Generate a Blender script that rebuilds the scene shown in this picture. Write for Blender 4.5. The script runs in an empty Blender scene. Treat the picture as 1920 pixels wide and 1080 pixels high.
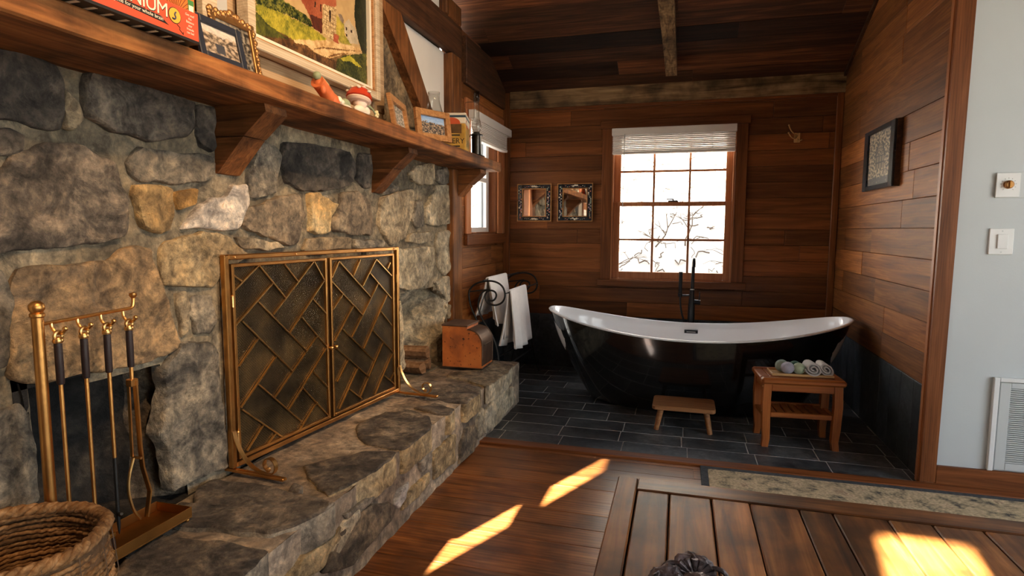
import bpy, bmesh, math, random
from mathutils import Vector, Matrix, noise
random.seed(7)
R_ = math.radians
scene = bpy.context.scene
COL = scene.collection

EXPO, SKY, SUN = 0.65, 1.1, 95.0
HAZE, HAZE_COL = 0.55, (5.2, 5.0, 4.6, 1)
RW = [(-2.2, -.6, .5, 2.4), (.3, 2.4, .4, 2.5)]
BW = []
SPOTS = [((.9, 1.2, 3.2), (-1.45, 2.2, 2.0), 160, 'white ceiling spotlight aimed at the painting over the mantel'),
         ((.6, .2, 3.3), (-1.5, 1.2, 1.5), 120, 'white ceiling spotlight aimed at the near end of the mantel')]
# ------------------------------------------------------------------ camera
cam_d = bpy.data.cameras.new('camera')
cam = bpy.data.objects.new('camera', cam_d); COL.objects.link(cam)
cam_d.sensor_width = 36.0
cam_d.lens = 36.0 * 1119.9 / 1920.0
cam_d.clip_start = 0.02
yaw, pit, rol = R_(15.6907), R_(5.6056), R_(0.2295)
fw = Vector((-math.sin(yaw)*math.cos(pit), math.cos(yaw)*math.cos(pit), -math.sin(pit)))
rt = Vector((math.cos(yaw), math.sin(yaw), 0)); up = rt.cross(fw)
rt2 = math.cos(rol)*rt + math.sin(rol)*up; up2 = -math.sin(rol)*rt + math.cos(rol)*up
cam.matrix_world = Matrix(((rt2.x, up2.x, -fw.x, 0), (rt2.y, up2.y, -fw.y, 0), (rt2.z, up2.z, -fw.z, 1.2), (0, 0, 0, 1)))
scene.camera = cam

# ------------------------------------------------------------------ sky, sun, exposure
scene.view_settings.view_transform = 'Standard'
scene.view_settings.look = 'None'
scene.view_settings.gamma = 1.0
scene.view_settings.use_curve_mapping = False
scene.view_settings.exposure = EXPO
SUN_DIR = Vector((0.41, 0.91, -0.68)).normalized()
w = bpy.data.worlds.new('world'); scene.world = w; w.use_nodes = True
wn = w.node_tree
bg = wn.nodes['Background']
sky = wn.nodes.new('ShaderNodeTexSky'); sky.sky_type = 'NISHITA'
sky.sun_disc = False; sky.sun_elevation = R_(34); sky.air_density = 1.0; sky.dust_density = 1.5
sky.sun_rotation = math.atan2(-SUN_DIR.x, -SUN_DIR.y)
haze = wn.nodes.new('ShaderNodeMix'); haze.data_type = 'RGBA'; haze.inputs['Factor'].default_value = HAZE; haze.inputs['B'].default_value = HAZE_COL
wn.links.new(sky.outputs[0], haze.inputs['A']); wn.links.new(haze.outputs['Result'], bg.inputs[0]); bg.inputs[1].default_value = SKY
sun_d = bpy.data.lights.new('sun', 'SUN'); sun_d.energy = SUN; sun_d.angle = R_(0.6); sun_d.color = (1.0, 0.96, 0.90)
sun = bpy.data.objects.new('sun', sun_d); COL.objects.link(sun)
sun.rotation_euler = SUN_DIR.to_track_quat('-Z', 'Y').to_euler()
def portal(loc, rot, sx, sy):
    d = bpy.data.lights.new('window_portal', 'AREA'); d.shape = 'RECTANGLE'; d.size = sx; d.size_y = sy
    d.cycles.is_portal = True
    o = bpy.data.objects.new('window_portal', d); COL.objects.link(o); o.location = loc; o.rotation_euler = rot

# ------------------------------------------------------------------ helpers
WM = {}
def getM(p):
    return WM[p.name] if p is not None else Matrix.Identity(4)
class MB:
    def __init__(s): s.v = []; s.f = []; s.c = None
    def add(s, vs, fs):
        b = len(s.v); s.v += [tuple(v) for v in vs]; s.f += [tuple(i+b for i in f) for f in fs]; return b
    def box(s, x0, x1, y0, y1, z0, z1, c=0.0, M=None):
        if x0 > x1: x0, x1 = x1, x0
        if y0 > y1: y0, y1 = y1, y0
        if z0 > z1: z0, z1 = z1, z0
        c = min(c, (x1-x0)*.45, (y1-y0)*.45, (z1-z0)*.45)
        if c <= 0:
            vs = [(x, y, z) for x in (x0, x1) for y in (y0, y1) for z in (z0, z1)]
            fs = [(0,1,3,2),(4,6,7,5),(0,4,5,1),(2,3,7,6),(0,2,6,4),(1,5,7,3)]
        else:
            vs = []; idx = {}
            for i, x in enumerate((x0, x1)):
                for j, y in enumerate((y0, y1)):
                    for k, z in enumerate((z0, z1)):
                        sx, sy, sz = (1, -1)[i], (1, -1)[j], (1, -1)[k]
                        idx[i,j,k] = len(vs)
                        vs += [(x, y+sy*c, z+sz*c), (x+sx*c, y, z+sz*c), (x+sx*c, y+sy*c, z)]
            I = idx; fs = []
            fs.append((I[0,0,0], I[0,0,1], I[0,1,1], I[0,1,0])); fs.append((I[1,0,0], I[1,1,0], I[1,1,1], I[1,0,1]))
            fs.append((I[0,0,0]+1, I[1,0,0]+1, I[1,0,1]+1, I[0,0,1]+1)); fs.append((I[0,1,0]+1, I[0,1,1]+1, I[1,1,1]+1, I[1,1,0]+1))
            fs.append((I[0,0,0]+2, I[0,1,0]+2, I[1,1,0]+2, I[1,0,0]+2)); fs.append((I[0,0,1]+2, I[1,0,1]+2, I[1,1,1]+2, I[0,1,1]+2))
            for j in (0,1):
                for k in (0,1):
                    a, b = I[0,j,k], I[1,j,k]; fs.append((a+1, b+1, b+2, a+2))
            for i in (0,1):
                for k in (0,1):
                    a, b = I[i,0,k], I[i,1,k]; fs.append((a, b, b+2, a+2))
            for i in (0,1):
                for j in (0,1):
                    a, b = I[i,j,0], I[i,j,1]; fs.append((a, b, b+1, a+1))
            for q in I.values(): fs.append((q, q+1, q+2))
        if M is not None: vs = [M @ Vector(v) for v in vs]
        s.add(vs, fs); return s
    def tube(s, pts, r, n=8, closed=False, caps=True):
        pts = [Vector(p) for p in pts]; m = len(pts)
        rs = r if isinstance(r, (list, tuple)) else [r]*m
        vs = []; prev = None
        for i, p in enumerate(pts):
            a = pts[(i-1) % m] if (closed or i > 0) else p
            b = pts[(i+1) % m] if (closed or i < m-1) else p
            t = (b-a); t = t.normalized() if t.length > 1e-9 else Vector((0,0,1))
            if prev is None:
                q = Vector((0,0,1)) if abs(t.z) < .9 else Vector((1,0,0))
                u = t.cross(q).normalized()
            else:
                u = (prev - t*prev.dot(t)); u = u.normalized() if u.length > 1e-9 else prev
            prev = u; v_ = t.cross(u)
            vs += [p + (u*math.cos(2*math.pi*k/n) + v_*math.sin(2*math.pi*k/n))*rs[i] for k in range(n)]
        fs = []
        for i in range(m if closed else m-1):
            j = (i+1) % m
            fs += [(i*n+k, i*n+(k+1) % n, j*n+(k+1) % n, j*n+k) for k in range(n)]
        if not closed and caps:
            fs.append(tuple(range(n-1, -1, -1))); fs.append(tuple((m-1)*n+k for k in range(n)))
        s.add(vs, fs); return s
    def strip(s, pts, side, w, t):
        """flat bar: rectangular section, width w along 'side', thickness t"""
        pts = [Vector(p) for p in pts]; side = Vector(side).normalized(); m = len(pts); vs = []
        for i, p in enumerate(pts):
            a = pts[max(i-1, 0)]; b = pts[min(i+1, m-1)]; d = (b-a).normalized(); nn = d.cross(side).normalized()
            vs += [p+side*w/2+nn*t/2, p-side*w/2+nn*t/2, p-side*w/2-nn*t/2, p+side*w/2-nn*t/2]
        fs = [(i*4+k, i*4+(k+1) % 4, (i+1)*4+(k+1) % 4, (i+1)*4+k) for i in range(m-1) for k in range(4)]
        fs += [(3,2,1,0), tuple((m-1)*4+k for k in range(4))]
        s.add(vs, fs); return s
    def lathe(s, prof, n=20, M=None, caps=True, loop=False):
        vs = []; fs = []; m = len(prof)
        for r, z in prof: vs += [(r*math.cos(2*math.pi*k/n), r*math.sin(2*math.pi*k/n), z) for k in range(n)]
        for i in range(m-1): fs += [(i*n+k, i*n+(k+1) % n, (i+1)*n+(k+1) % n, (i+1)*n+k) for k in range(n)]
        if loop: fs += [((m-1)*n+k, (m-1)*n+(k+1) % n, (k+1) % n, k) for k in range(n)]; caps = False
        if caps and prof[0][0] > 1e-4: fs.append(tuple(range(n-1, -1, -1)))
        if caps and prof[-1][0] > 1e-4: fs.append(tuple((m-1)*n+k for k in range(n)))
        if M is not None: vs = [M @ Vector(v) for v in vs]
        s.add(vs, fs); return s
    def ball(s, c, r, n=12, sc=(1,1,1)):
        m = max(5, n//2)
        prof = [(max(math.sin(math.pi*i/m), 1e-5), -math.cos(math.pi*i/m)) for i in range(m+1)]
        M = Matrix.Translation(Vector(c)) @ Matrix.Diagonal((r*sc[0], r*sc[1], r*sc[2], 1))
        return s.lathe(prof, n, M)
    def prism(s, poly, f0, f1):
        """poly (u,v) list, f0/f1 map (u,v)->3D for the two ends"""
        n = len(poly); vs = [f0(*p) for p in poly] + [f1(*p) for p in poly]
        fs = [tuple(range(n-1, -1, -1)), tuple(range(n, 2*n))] + [(i, (i+1) % n, n+(i+1) % n, n+i) for i in range(n)]
        s.add(vs, fs); return s
    def prismX(s, poly, x0, x1): return s.prism(poly, lambda y, z: (x0, y, z), lambda y, z: (x1, y, z))
    def prismY(s, poly, y0, y1): return s.prism(poly, lambda x, z: (x, y0, z), lambda x, z: (x, y1, z))
    def prismZ(s, poly, z0, z1): return s.prism(poly, lambda x, y: (x, y, z0), lambda x, y: (x, y, z1))
    def grid(s, fn, nu, nv):
        vs = [fn(i/nu, j/nv) for i in range(nu+1) for j in range(nv+1)]
        fs = [(i*(nv+1)+j, (i+1)*(nv+1)+j, (i+1)*(nv+1)+j+1, i*(nv+1)+j+1) for i in range(nu) for j in range(nv)]
        s.add(vs, fs); return s
    def build(s, name, mat, parent=None, smooth=False, local=False, label=None, fixn=True):
        me = bpy.data.meshes.new(name)
        o = bpy.data.objects.new(name, me); COL.objects.link(o)
        if parent is None:
            xs = [v[0] for v in s.v]; ys = [v[1] for v in s.v]; zs = [v[2] for v in s.v]
            org = Vector(((min(xs)+max(xs))/2, (min(ys)+max(ys))/2, min(zs)))
            o.location = org; M = Matrix.Translation(org); inv = Matrix.Translation(-org)
            WM[o.name] = M
        else:
            o.parent = parent; WM[o.name] = getM(parent)
            inv = Matrix.Identity(4) if local else getM(parent).inverted()
        me.from_pydata([tuple(inv @ Vector(v)) for v in s.v], [], s.f)
        if fixn:
            bm = bmesh.new(); bm.from_mesh(me); bmesh.ops.recalc_face_normals(bm, faces=bm.faces); bm.to_mesh(me); bm.free()
        mats = mat if isinstance(mat, (list, tuple)) else [mat]
        for m_ in mats: me.materials.append(m_)
        if smooth:
            me.polygons.foreach_set('use_smooth', [True]*len(me.polygons))
            if smooth != 'all':
                try: me.set_sharp_from_angle(angle=R_(smooth if isinstance(smooth, (int, float)) and smooth is not True else 40))
                except Exception: pass
        if label: o['label'] = label
        return o
def empty(name, loc=(0,0,0), rz=0.0, rot=None):
    o = bpy.data.objects.new(name, None); COL.objects.link(o); o.empty_display_size = .05
    o.location = loc
    e = rot if rot is not None else (0, 0, rz)
    o.rotation_euler = e
    from mathutils import Euler
    WM[o.name] = Matrix.Translation(Vector(loc)) @ Euler(e).to_matrix().to_4x4()
    return o
def thing(name, label, cat, loc=(0,0,0), rz=0.0, group=None, rot=None):
    o = empty(name, loc, rz, rot); o['label'] = label; o['category'] = cat
    if group: o['group'] = group
    return o
def tag(o, label, cat, group=None):
    o['label'] = label; o['category'] = cat
    if group: o['group'] = group
    return o
def struct(o): o['kind'] = 'structure'; return o
def bx(name, mat, parent, x0, x1, y0, y1, z0, z1, c=.003, local=False, **k):
    return MB().box(x0, x1, y0, y1, z0, z1, c).build(name, mat, parent, local=local, **k)
def text(name, s, mat, parent, M, size, extrude=.0004, align='LEFT', spacing=1.0):
    cu = bpy.data.curves.new(name, 'FONT'); cu.body = s; cu.size = size; cu.extrude = extrude; cu.align_x = align
    cu.space_character = spacing
    cu.materials.append(mat)
    cu.resolution_u = 3
    tmp = bpy.data.objects.new('tmp_text', cu); COL.objects.link(tmp)
    bpy.context.view_layer.update()
    me = bpy.data.meshes.new_from_object(tmp.evaluated_get(bpy.context.evaluated_depsgraph_get()))
    bpy.data.objects.remove(tmp)
    me.name = name; me.materials.clear(); me.materials.append(mat)
    o = bpy.data.objects.new(name, me); COL.objects.link(o)
    o.parent = parent; o.matrix_local = getM(parent).inverted() @ M; WM[o.name] = M
    return o
def smoothpath(pts, it=2, closed=False):
    pts = [Vector(p) for p in pts]
    for _ in range(it):
        q = []
        n = len(pts)
        rng = range(n) if closed else range(n-1)
        if not closed: q.append(pts[0])
        for i in rng:
            a, b = pts[i], pts[(i+1) % n]
            q += [a*.75+b*.25, a*.25+b*.75]
        if not closed: q.append(pts[-1])
        pts = q
    return pts

# ------------------------------------------------------------------ materials
def newmat(name):
    m = bpy.data.materials.new(name); m.use_nodes = True
    return m, m.node_tree, m.node_tree.nodes['Principled BSDF']
def ramp(nt, stops):
    r = nt.nodes.new('ShaderNodeValToRGB'); e = r.color_ramp.elements
    while len(e) < len(stops): e.new(0.5)
    for i, (p, c) in enumerate(stops): e[i].position = p; e[i].color = (*c, 1) if len(c) == 3 else c
    return r
def simple(name, col, rough=.5, metal=0.0, noise_amt=0.0, nscale=20, bump=0.0, bscale=60, coat=0.0, spec=None):
    m, nt, b = newmat(name)
    b.inputs['Base Color'].default_value = (*col, 1); b.inputs['Roughness'].default_value = rough; b.inputs['Metallic'].default_value = metal
    if coat: b.inputs['Coat Weight'].default_value = coat
    if spec is not None: b.inputs['Specular IOR Level'].default_value = spec
    tc = nt.nodes.new('ShaderNodeTexCoord')
    if noise_amt:
        n = nt.nodes.new('ShaderNodeTexNoise'); n.inputs['Scale'].default_value = nscale; n.inputs['Detail'].default_value = 5
        nt.links.new(tc.outputs['Object'], n.inputs['Vector'])
        r = ramp(nt, [(.3, [c*(1-noise_amt) for c in col]), (.7, [min(1, c*(1+noise_amt)) for c in col])])
        nt.links.new(n.outputs['Fac'], r.inputs['Fac']); nt.links.new(r.outputs['Color'], b.inputs['Base Color'])
    if bump:
        n2 = nt.nodes.new('ShaderNodeTexNoise'); n2.inputs['Scale'].default_value = bscale; n2.inputs['Detail'].default_value = 6
        bp = nt.nodes.new('ShaderNodeBump'); bp.inputs['Strength'].default_value = bump; bp.inputs['Distance'].default_value = .01
        nt.links.new(tc.outputs['Object'], n2.inputs['Vector']); nt.links.new(n2.outputs['Fac'], bp.inputs['Height']); nt.links.new(bp.outputs['Normal'], b.inputs['Normal'])
    return m
def wood(name, axis, dark, mid, light, rough=.45, vary=.5, grain=18.0, bump=.15, knots=0.0, wear=0.0, saw=0.0, coat=0.0, along=1.1, wave=.16):
    """grain runs along axis (0,1,2) of the object; every object gets its own tint and offset"""
    m, nt, b = newmat(name); L = nt.links.new; N = nt.nodes.new
    tc = N('ShaderNodeTexCoord'); oi = N('ShaderNodeObjectInfo')
    off = N('ShaderNodeVectorMath'); off.operation = 'MULTIPLY_ADD'
    comb = N('ShaderNodeCombineXYZ')
    for i in range(3): L(oi.outputs['Random'], comb.inputs[i])
    L(comb.outputs[0], off.inputs[0]); off.inputs[1].default_value = (37.0, 23.0, 51.0); L(tc.outputs['Object'], off.inputs[2])
    mp = N('ShaderNodeMapping'); sc = [grain]*3; sc[axis] = along; mp.inputs['Scale'].default_value = sc
    L(off.outputs[0], mp.inputs['Vector'])
    n = N('ShaderNodeTexNoise'); n.inputs['Scale'].default_value = 1.6; n.inputs['Detail'].default_value = 7; n.inputs['Roughness'].default_value = .62; n.inputs['Distortion'].default_value = .9
    L(mp.outputs[0], n.inputs['Vector'])
    r = ramp(nt, [(.30, dark), (.5, mid), (.70, light)]); L(n.outputs['Fac'], r.inputs['Fac'])
    # cathedral grain lines
    wv = N('ShaderNodeTexWave'); wv.wave_type = 'BANDS'; wv.bands_direction = ('Y', 'Z', 'X')[axis]; wv.inputs['Scale'].default_value = 1.3; wv.inputs['Distortion'].default_value = 7; wv.inputs['Detail'].default_value = 3; wv.inputs['Detail Scale'].default_value = .6
    L(mp.outputs[0], wv.inputs['Vector'])
    mul = N('ShaderNodeMix'); mul.data_type = 'RGBA'; mul.blend_type = 'MULTIPLY'; mul.inputs['Factor'].default_value = wave
    L(r.outputs['Color'], mul.inputs['A']); L(wv.outputs['Color'], mul.inputs['B'])
    cur = mul.outputs['Result']
    # tint per object
    tr = ramp(nt, [(0, (1-vary,)*3), (.6, (1, 1, 1)), (1, (1+vary*.9, 1+vary*.8, 1+vary*.7))])
    L(oi.outputs['Random'], tr.inputs['Fac'])
    m2 = N('ShaderNodeMix'); m2.data_type = 'RGBA'; m2.blend_type = 'MULTIPLY'; m2.inputs['Factor'].default_value = 1
    L(cur, m2.inputs['A']); L(tr.outputs['Color'], m2.inputs['B']); cur = m2.outputs['Result']
    if knots or wear:
        bl = N('ShaderNodeTexNoise'); bl.inputs['Scale'].default_value = 5.0; bl.inputs['Detail'].default_value = 5; L(off.outputs[0], bl.inputs['Vector'])
        br = ramp(nt, [(.36, (1-max(knots, wear),)*3), (.56, (1, 1, 1))]); L(bl.outputs['Fac'], br.inputs['Fac'])
        m3 = N('ShaderNodeMix'); m3.data_type = 'RGBA'; m3.blend_type = 'MULTIPLY'; m3.inputs['Factor'].default_value = 1
        L(cur, m3.inputs['A']); L(br.outputs['Color'], m3.inputs['B']); cur = m3.outputs['Result']
    L(cur, b.inputs['Base Color'])
    b.inputs['Roughness'].default_value = rough; b.inputs['Specular IOR Level'].default_value = .3
    if coat: b.inputs['Coat Weight'].default_value = coat; b.inputs['Coat Roughness'].default_value = .12
    bp = N('ShaderNodeBump'); bp.inputs['Strength'].default_value = bump; bp.inputs['Distance'].default_value = .004
    h = n.outputs['Fac']
    if saw:
        sw = N('ShaderNodeTexNoise'); sw.inputs['Scale'].default_value = 1.0; sw.inputs['Detail'].default_value = 3
        ms = N('ShaderNodeMapping'); s3 = [14.0]*3; s3[axis] = 170.0; ms.inputs['Scale'].default_value = s3
        L(tc.outputs['Object'], ms.inputs['Vector']); L(ms.outputs[0], sw.inputs['Vector'])
        ad = N('ShaderNodeMath'); ad.operation = 'MULTIPLY_ADD'; L(sw.outputs['Fac'], ad.inputs[0]); ad.inputs[1].default_value = saw; L(n.outputs['Fac'], ad.inputs[2]); h = ad.outputs[0]
    L(h, bp.inputs['Height']); L(bp.outputs['Normal'], b.inputs['Normal'])
    return m
def stone(name, cols, scale=3.0, rough=.85, bump=.9, dark_spots=.5):
    """cols: dark, mid, light"""
    m, nt, b = newmat(name); L = nt.links.new; N = nt.nodes.new
    tc = N('ShaderNodeTexCoord'); oi = N('ShaderNodeObjectInfo')
    comb = N('ShaderNodeCombineXYZ')
    for i in range(3): L(oi.outputs['Random'], comb.inputs[i])
    off = N('ShaderNodeVectorMath'); off.operation = 'MULTIPLY_ADD'; L(comb.outputs[0], off.inputs[0]); off.inputs[1].default_value = (17.0, 29.0, 41.0); L(tc.outputs['Object'], off.inputs[2])
    n = N('ShaderNodeTexNoise'); n.inputs['Scale'].default_value = scale*1.6; n.inputs['Detail'].default_value = 10; n.inputs['Roughness'].default_value = .66; n.inputs['Distortion'].default_value = .7; L(off.outputs[0], n.inputs['Vector'])
    r = ramp(nt, [(.32, cols[0]), (.48, cols[1]), (.66, cols[2])]); L(n.outputs['Fac'], r.inputs['Fac'])
    f = N('ShaderNodeTexNoise'); f.inputs['Scale'].default_value = 38; f.inputs['Detail'].default_value = 8; f.inputs['Roughness'].default_value = .7; L(off.outputs[0], f.inputs['Vector'])
    fr = ramp(nt, [(.34, (1-dark_spots,)*3), (.5, (1, 1, 1)), (.64, (1.5, 1.46, 1.4))]); L(f.outputs['Fac'], fr.inputs['Fac'])
    mx = N('ShaderNodeMix'); mx.data_type = 'RGBA'; mx.blend_type = 'MULTIPLY'; mx.inputs['Factor'].default_value = .9
    L(r.outputs['Color'], mx.inputs['A']); L(fr.outputs['Color'], mx.inputs['B'])
    g = N('ShaderNodeTexNoise'); g.inputs['Scale'].default_value = 13; g.inputs['Detail'].default_value = 7; g.inputs['Roughness'].default_value = .72; g.inputs['Distortion'].default_value = .6; L(off.outputs[0], g.inputs['Vector'])
    gr = ramp(nt, [(.38, (.42, .41, .42)), (.5, (1, 1, 1)), (.63, (1.6, 1.5, 1.36))]); L(g.outputs['Fac'], gr.inputs['Fac'])
    m0 = N('ShaderNodeMix'); m0.data_type = 'RGBA'; m0.blend_type = 'MULTIPLY'; m0.inputs['Factor'].default_value = .85
    L(mx.outputs['Result'], m0.inputs['A']); L(gr.outputs['Color'], m0.inputs['B']); mx = m0
    # soot and lichen blotches
    s2 = N('ShaderNodeTexNoise'); s2.inputs['Scale'].default_value = scale*.9; s2.inputs['Detail'].default_value = 6; L(tc.outputs['Object'], s2.inputs['Vector'])
    sr = ramp(nt, [(.38, (.42, .41, .42)), (.55, (1, 1, 1))]); L(s2.outputs['Fac'], sr.inputs['Fac'])
    m2 = N('ShaderNodeMix'); m2.data_type = 'RGBA'; m2.blend_type = 'MULTIPLY'; m2.inputs['Factor'].default_value = .7
    L(mx.outputs['Result'], m2.inputs['A']); L(sr.outputs['Color'], m2.inputs['B'])
    L(m2.outputs['Result'], b.inputs['Base Color']); b.inputs['Roughness'].default_value = rough
    ad = N('ShaderNodeMath'); ad.operation = 'MULTIPLY_ADD'; L(f.outputs['Fac'], ad.inputs[0]); ad.inputs[1].default_value = .4; L(n.outputs['Fac'], ad.inputs[2])
    a2 = N('ShaderNodeMath'); a2.operation = 'MULTIPLY_ADD'; L(g.outputs['Fac'], a2.inputs[0]); a2.inputs[1].default_value = .6; L(ad.outputs[0], a2.inputs[2]); ad = a2
    bp = N('ShaderNodeBump'); bp.inputs['Strength'].default_value = bump; bp.inputs['Distance'].default_value = .03; L(ad.outputs[0], bp.inputs['Height']); L(bp.outputs['Normal'], b.inputs['Normal'])
    return m
def metal(name, col, rough=.35, noise_amt=.2, nscale=12, bump=.05, m_=1.0):
    return simple(name, col, rough, m_, noise_amt, nscale, bump, 90)
def glass(name, tint=(1, 1, 1), refl=1.0):
    m = bpy.data.materials.new(name); m.use_nodes = True; nt = m.node_tree; nt.nodes.clear()
    o = nt.nodes.new('ShaderNodeOutputMaterial'); t = nt.nodes.new('ShaderNodeBsdfTransparent'); t.inputs[0].default_value = (*tint, 1)
    g = nt.nodes.new('ShaderNodeBsdfGlossy'); g.inputs['Roughness'].default_value = .02
    lw = nt.nodes.new('ShaderNodeLayerWeight'); lw.inputs['Blend'].default_value = .5
    pw = nt.nodes.new('ShaderNodeMath'); pw.operation = 'POWER'; pw.inputs[1].default_value = 3.5; nt.links.new(lw.outputs['Facing'], pw.inputs[0])
    mm = nt.nodes.new('ShaderNodeMath'); mm.operation = 'MULTIPLY_ADD'; mm.inputs[1].default_value = .6*refl; mm.inputs[2].default_value = .04*refl
    nt.links.new(pw.outputs[0], mm.inputs[0])
    mx = nt.nodes.new('ShaderNodeMixShader')
    nt.links.new(mm.outputs[0], mx.inputs[0]); nt.links.new(t.outputs[0], mx.inputs[1]); nt.links.new(g.outputs[0], mx.inputs[2]); nt.links.new(mx.outputs[0], o.inputs[0])
    return m

CW_D, CW_M, CW_L = (.115, .034, .008), (.19, .060, .0145), (.285, .098, .027)
M_BOARD = wood('cedar_boards', 0, CW_D, CW_M, CW_L, .42, .55, 20, .12)
M_BOARDY = wood('cedar_boards_side', 1, (.12, .038, .010), (.25, .088, .022), (.40, .16, .043), .55, .45, 16, .12)
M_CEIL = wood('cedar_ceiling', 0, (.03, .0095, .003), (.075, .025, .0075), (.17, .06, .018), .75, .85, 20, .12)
M_TRIMZ = wood('cedar_trim', 2, (.10, .03, .008), (.19, .06, .016), (.27, .095, .03), .42, .2, 24, .1)
M_TRIMX = wood('cedar_trim_flat', 0, (.10, .03, .008), (.19, .06, .016), (.27, .095, .03), .42, .2, 24, .1)
M_TRIMY = wood('cedar_trim_side', 1, (.10, .03, .008), (.19, .06, .016), (.27, .095, .03), .42, .2, 24, .1)
M_SASH = wood('sash_wood', 2, (.34, .12, .042), (.46, .175, .068), (.55, .23, .1), .4, .1, 24, .06)
M_BEAM = wood('rough_beam', 0, (.07, .042, .02), (.27, .17, .08), (.46, .31, .155), .8, .15, 16, .5, knots=.7)
M_RAFT = wood('rough_rafter', 1, (.05, .028, .012), (.22, .135, .06), (.38, .25, .12), .8, .1, 22, .7, knots=.7, saw=1.2)
M_TIMY = wood('dark_timber', 1, (.028, .011, .005), (.085, .034, .014), (.16, .068, .027), .65, .2, 20, .3, knots=.4)
M_TIMZ = wood('timber_upright', 2, (.06, .02, .006), (.2, .073, .02), (.36, .15, .048), .6, .15, 20, .35, knots=.5)
M_MANT = wood('mantel_wood', 1, (.07, .023, .006), (.27, .098, .025), (.46, .19, .055), .75, .1, 15, .4, knots=.65, saw=.5)
M_BRACK = wood('bracket_wood', 0, (.09, .029, .008), (.23, .08, .021), (.38, .15, .045), .7, .2, 22, .3, knots=.5)
M_FLOOR = wood('pine_floor', 0, (.12, .035, .009), (.27, .092, .023), (.42, .16, .047), .3, .22, 12, .08, knots=.45, wave=.28)
M_TABLE = wood('table_wood', 1, (.08, .025, .005), (.28, .097, .021), (.50, .195, .05), .48, .35, 14, .15, wear=.6, wave=.35)
M_TABLEX = wood('table_wood_cross', 0, (.07, .021, .005), (.24, .083, .019), (.42, .16, .043), .45, .3, 14, .15, wear=.5)
M_TEAK = wood('teak', 0, (.20, .05, .010), (.34, .098, .021), (.45, .15, .036), .38, .15, 22, .08)
M_TEAKZ = wood('teak_upright', 2, (.22, .06, .012), (.36, .108, .024), (.47, .16, .04), .38, .12, 22, .08)
M_STOOL = wood('stool_wood', 0, (.16, .062, .022), (.31, .135, .05), (.43, .21, .085), .5, .1, 24, .12)
M_OAKF = wood('oak_frame', 1, (.25, .11, .04), (.42, .2, .075), (.55, .29, .12), .5, .1, 26, .1)
M_PALEW = wood('pale_washed_wood', 1, (.42, .31, .2), (.6, .47, .32), (.72, .6, .44), .6, .05, 26, .1)
M_PANELW = wood('weathered_panel', 1, (.26, .16, .085), (.44, .29, .16), (.56, .4, .25), .6, .05, 26, .12)
M_LOG = wood('split_log', 1, (.16, .075, .03), (.33, .17, .08), (.48, .29, .16), .8, .2, 20, .5)
M_BARK = simple('bark', (.1, .06, .035), .9, 0, .4, 30, .8, 40)

ST = {
 'dark': stone('stone_charcoal', [(.022, .019, .017), (.085, .072, .06), (.22, .185, .145)], 3),
 'darkbig': stone('stone_speckled_dark', [(.028, .024, .022), (.12, .1, .082), (.33, .265, .2)], 5),
 'grey': stone('stone_grey', [(.07, .058, .045), (.19, .165, .13), (.33, .28, .21)], 3.5),
 'grey2': stone('stone_grey_mottled', [(.06, .055, .05), (.2, .175, .14), (.42, .355, .26)], 4),
 'yellow': stone('stone_yellow', [(.32, .19, .075), (.52, .345, .15), (.66, .5, .27)], 2.5, dark_spots=.3),
 'yellowd': stone('stone_yellow_dull', [(.2, .14, .075), (.43, .315, .17), (.58, .46, .28)], 3.5),
 'orange': stone('stone_orange', [(.45, .22, .06), (.62, .34, .1), (.72, .45, .16)], 2.5, dark_spots=.2),
 'white': stone('stone_quartz', [(.42, .34, .28), (.66, .58, .5), (.8, .74, .67)], 3, dark_spots=.3),
 'white2': stone('stone_blue_white', [(.25, .25, .26), (.48, .47, .46), (.68, .65, .6)], 4, dark_spots=.3),
 'brown': stone('stone_rust', [(.10, .085, .07), (.28, .185, .10), (.48, .32, .165)], 2.2),
 'brown2': stone('stone_brown', [(.07, .056, .045), (.2, .155, .11), (.37, .29, .195)], 3),
 'tan': stone('stone_tan', [(.16, .115, .07), (.33, .25, .155), (.5, .4, .26)], 3.5),
 'tan2': stone('stone_buff', [(.2, .155, .1), (.4, .32, .21), (.56, .47, .33)], 3.5),
 'tanup': stone('stone_umber', [(.1, .07, .04), (.24, .175, .105), (.38, .29, .18)], 4),
 'pale': stone('stone_pale', [(.28, .225, .15), (.47, .4, .28), (.62, .55, .42)], 3, dark_spots=.35),
 'darkf': stone('stone_slate_rust', [(.035, .03, .027), (.14, .112, .08), (.32, .24, .15)], 4),
 'tanf': stone('stone_ochre', [(.15, .105, .055), (.36, .265, .14), (.54, .43, .26)], 4),
 'greyb': stone('stone_plain_grey', [(.13, .11, .085), (.26, .225, .175), (.37, .325, .255)], 3),
 'capd': stone('hearth_cap_dark', [(.03, .024, .02), (.1, .08, .063), (.27, .215, .155)], 4.5),
 'capd2': stone('hearth_cap_brown', [(.045, .036, .03), (.13, .104, .08), (.28, .225, .165)], 4.5),
 'capp': stone('hearth_cap_buff', [(.12, .095, .065), (.27, .22, .15), (.5, .43, .3)], 4),
}
M_MORTAR = stone('mortar', [(.12, .098, .066), (.215, .178, .122), (.33, .28, .2)], 2.0, .92, .7, .35)
M_MORTARH = stone('hearth_mortar', [(.17, .127, .09), (.29, .227, .165), (.43, .355, .27)], 2.2, .92, .5, .3)
M_SOOT_SHADE = stone('soot_and_niche_shade', [(.006, .006, .006), (.018, .016, .015), (.05, .043, .036)], 4, .95, .6)  # firebox soot; also puts the left niche's shade into the colour
M_NICHE = stone('niche_stone', [(.06, .055, .05), (.2, .175, .14), (.42, .37, .28)], 4, .9, .8)
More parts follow.
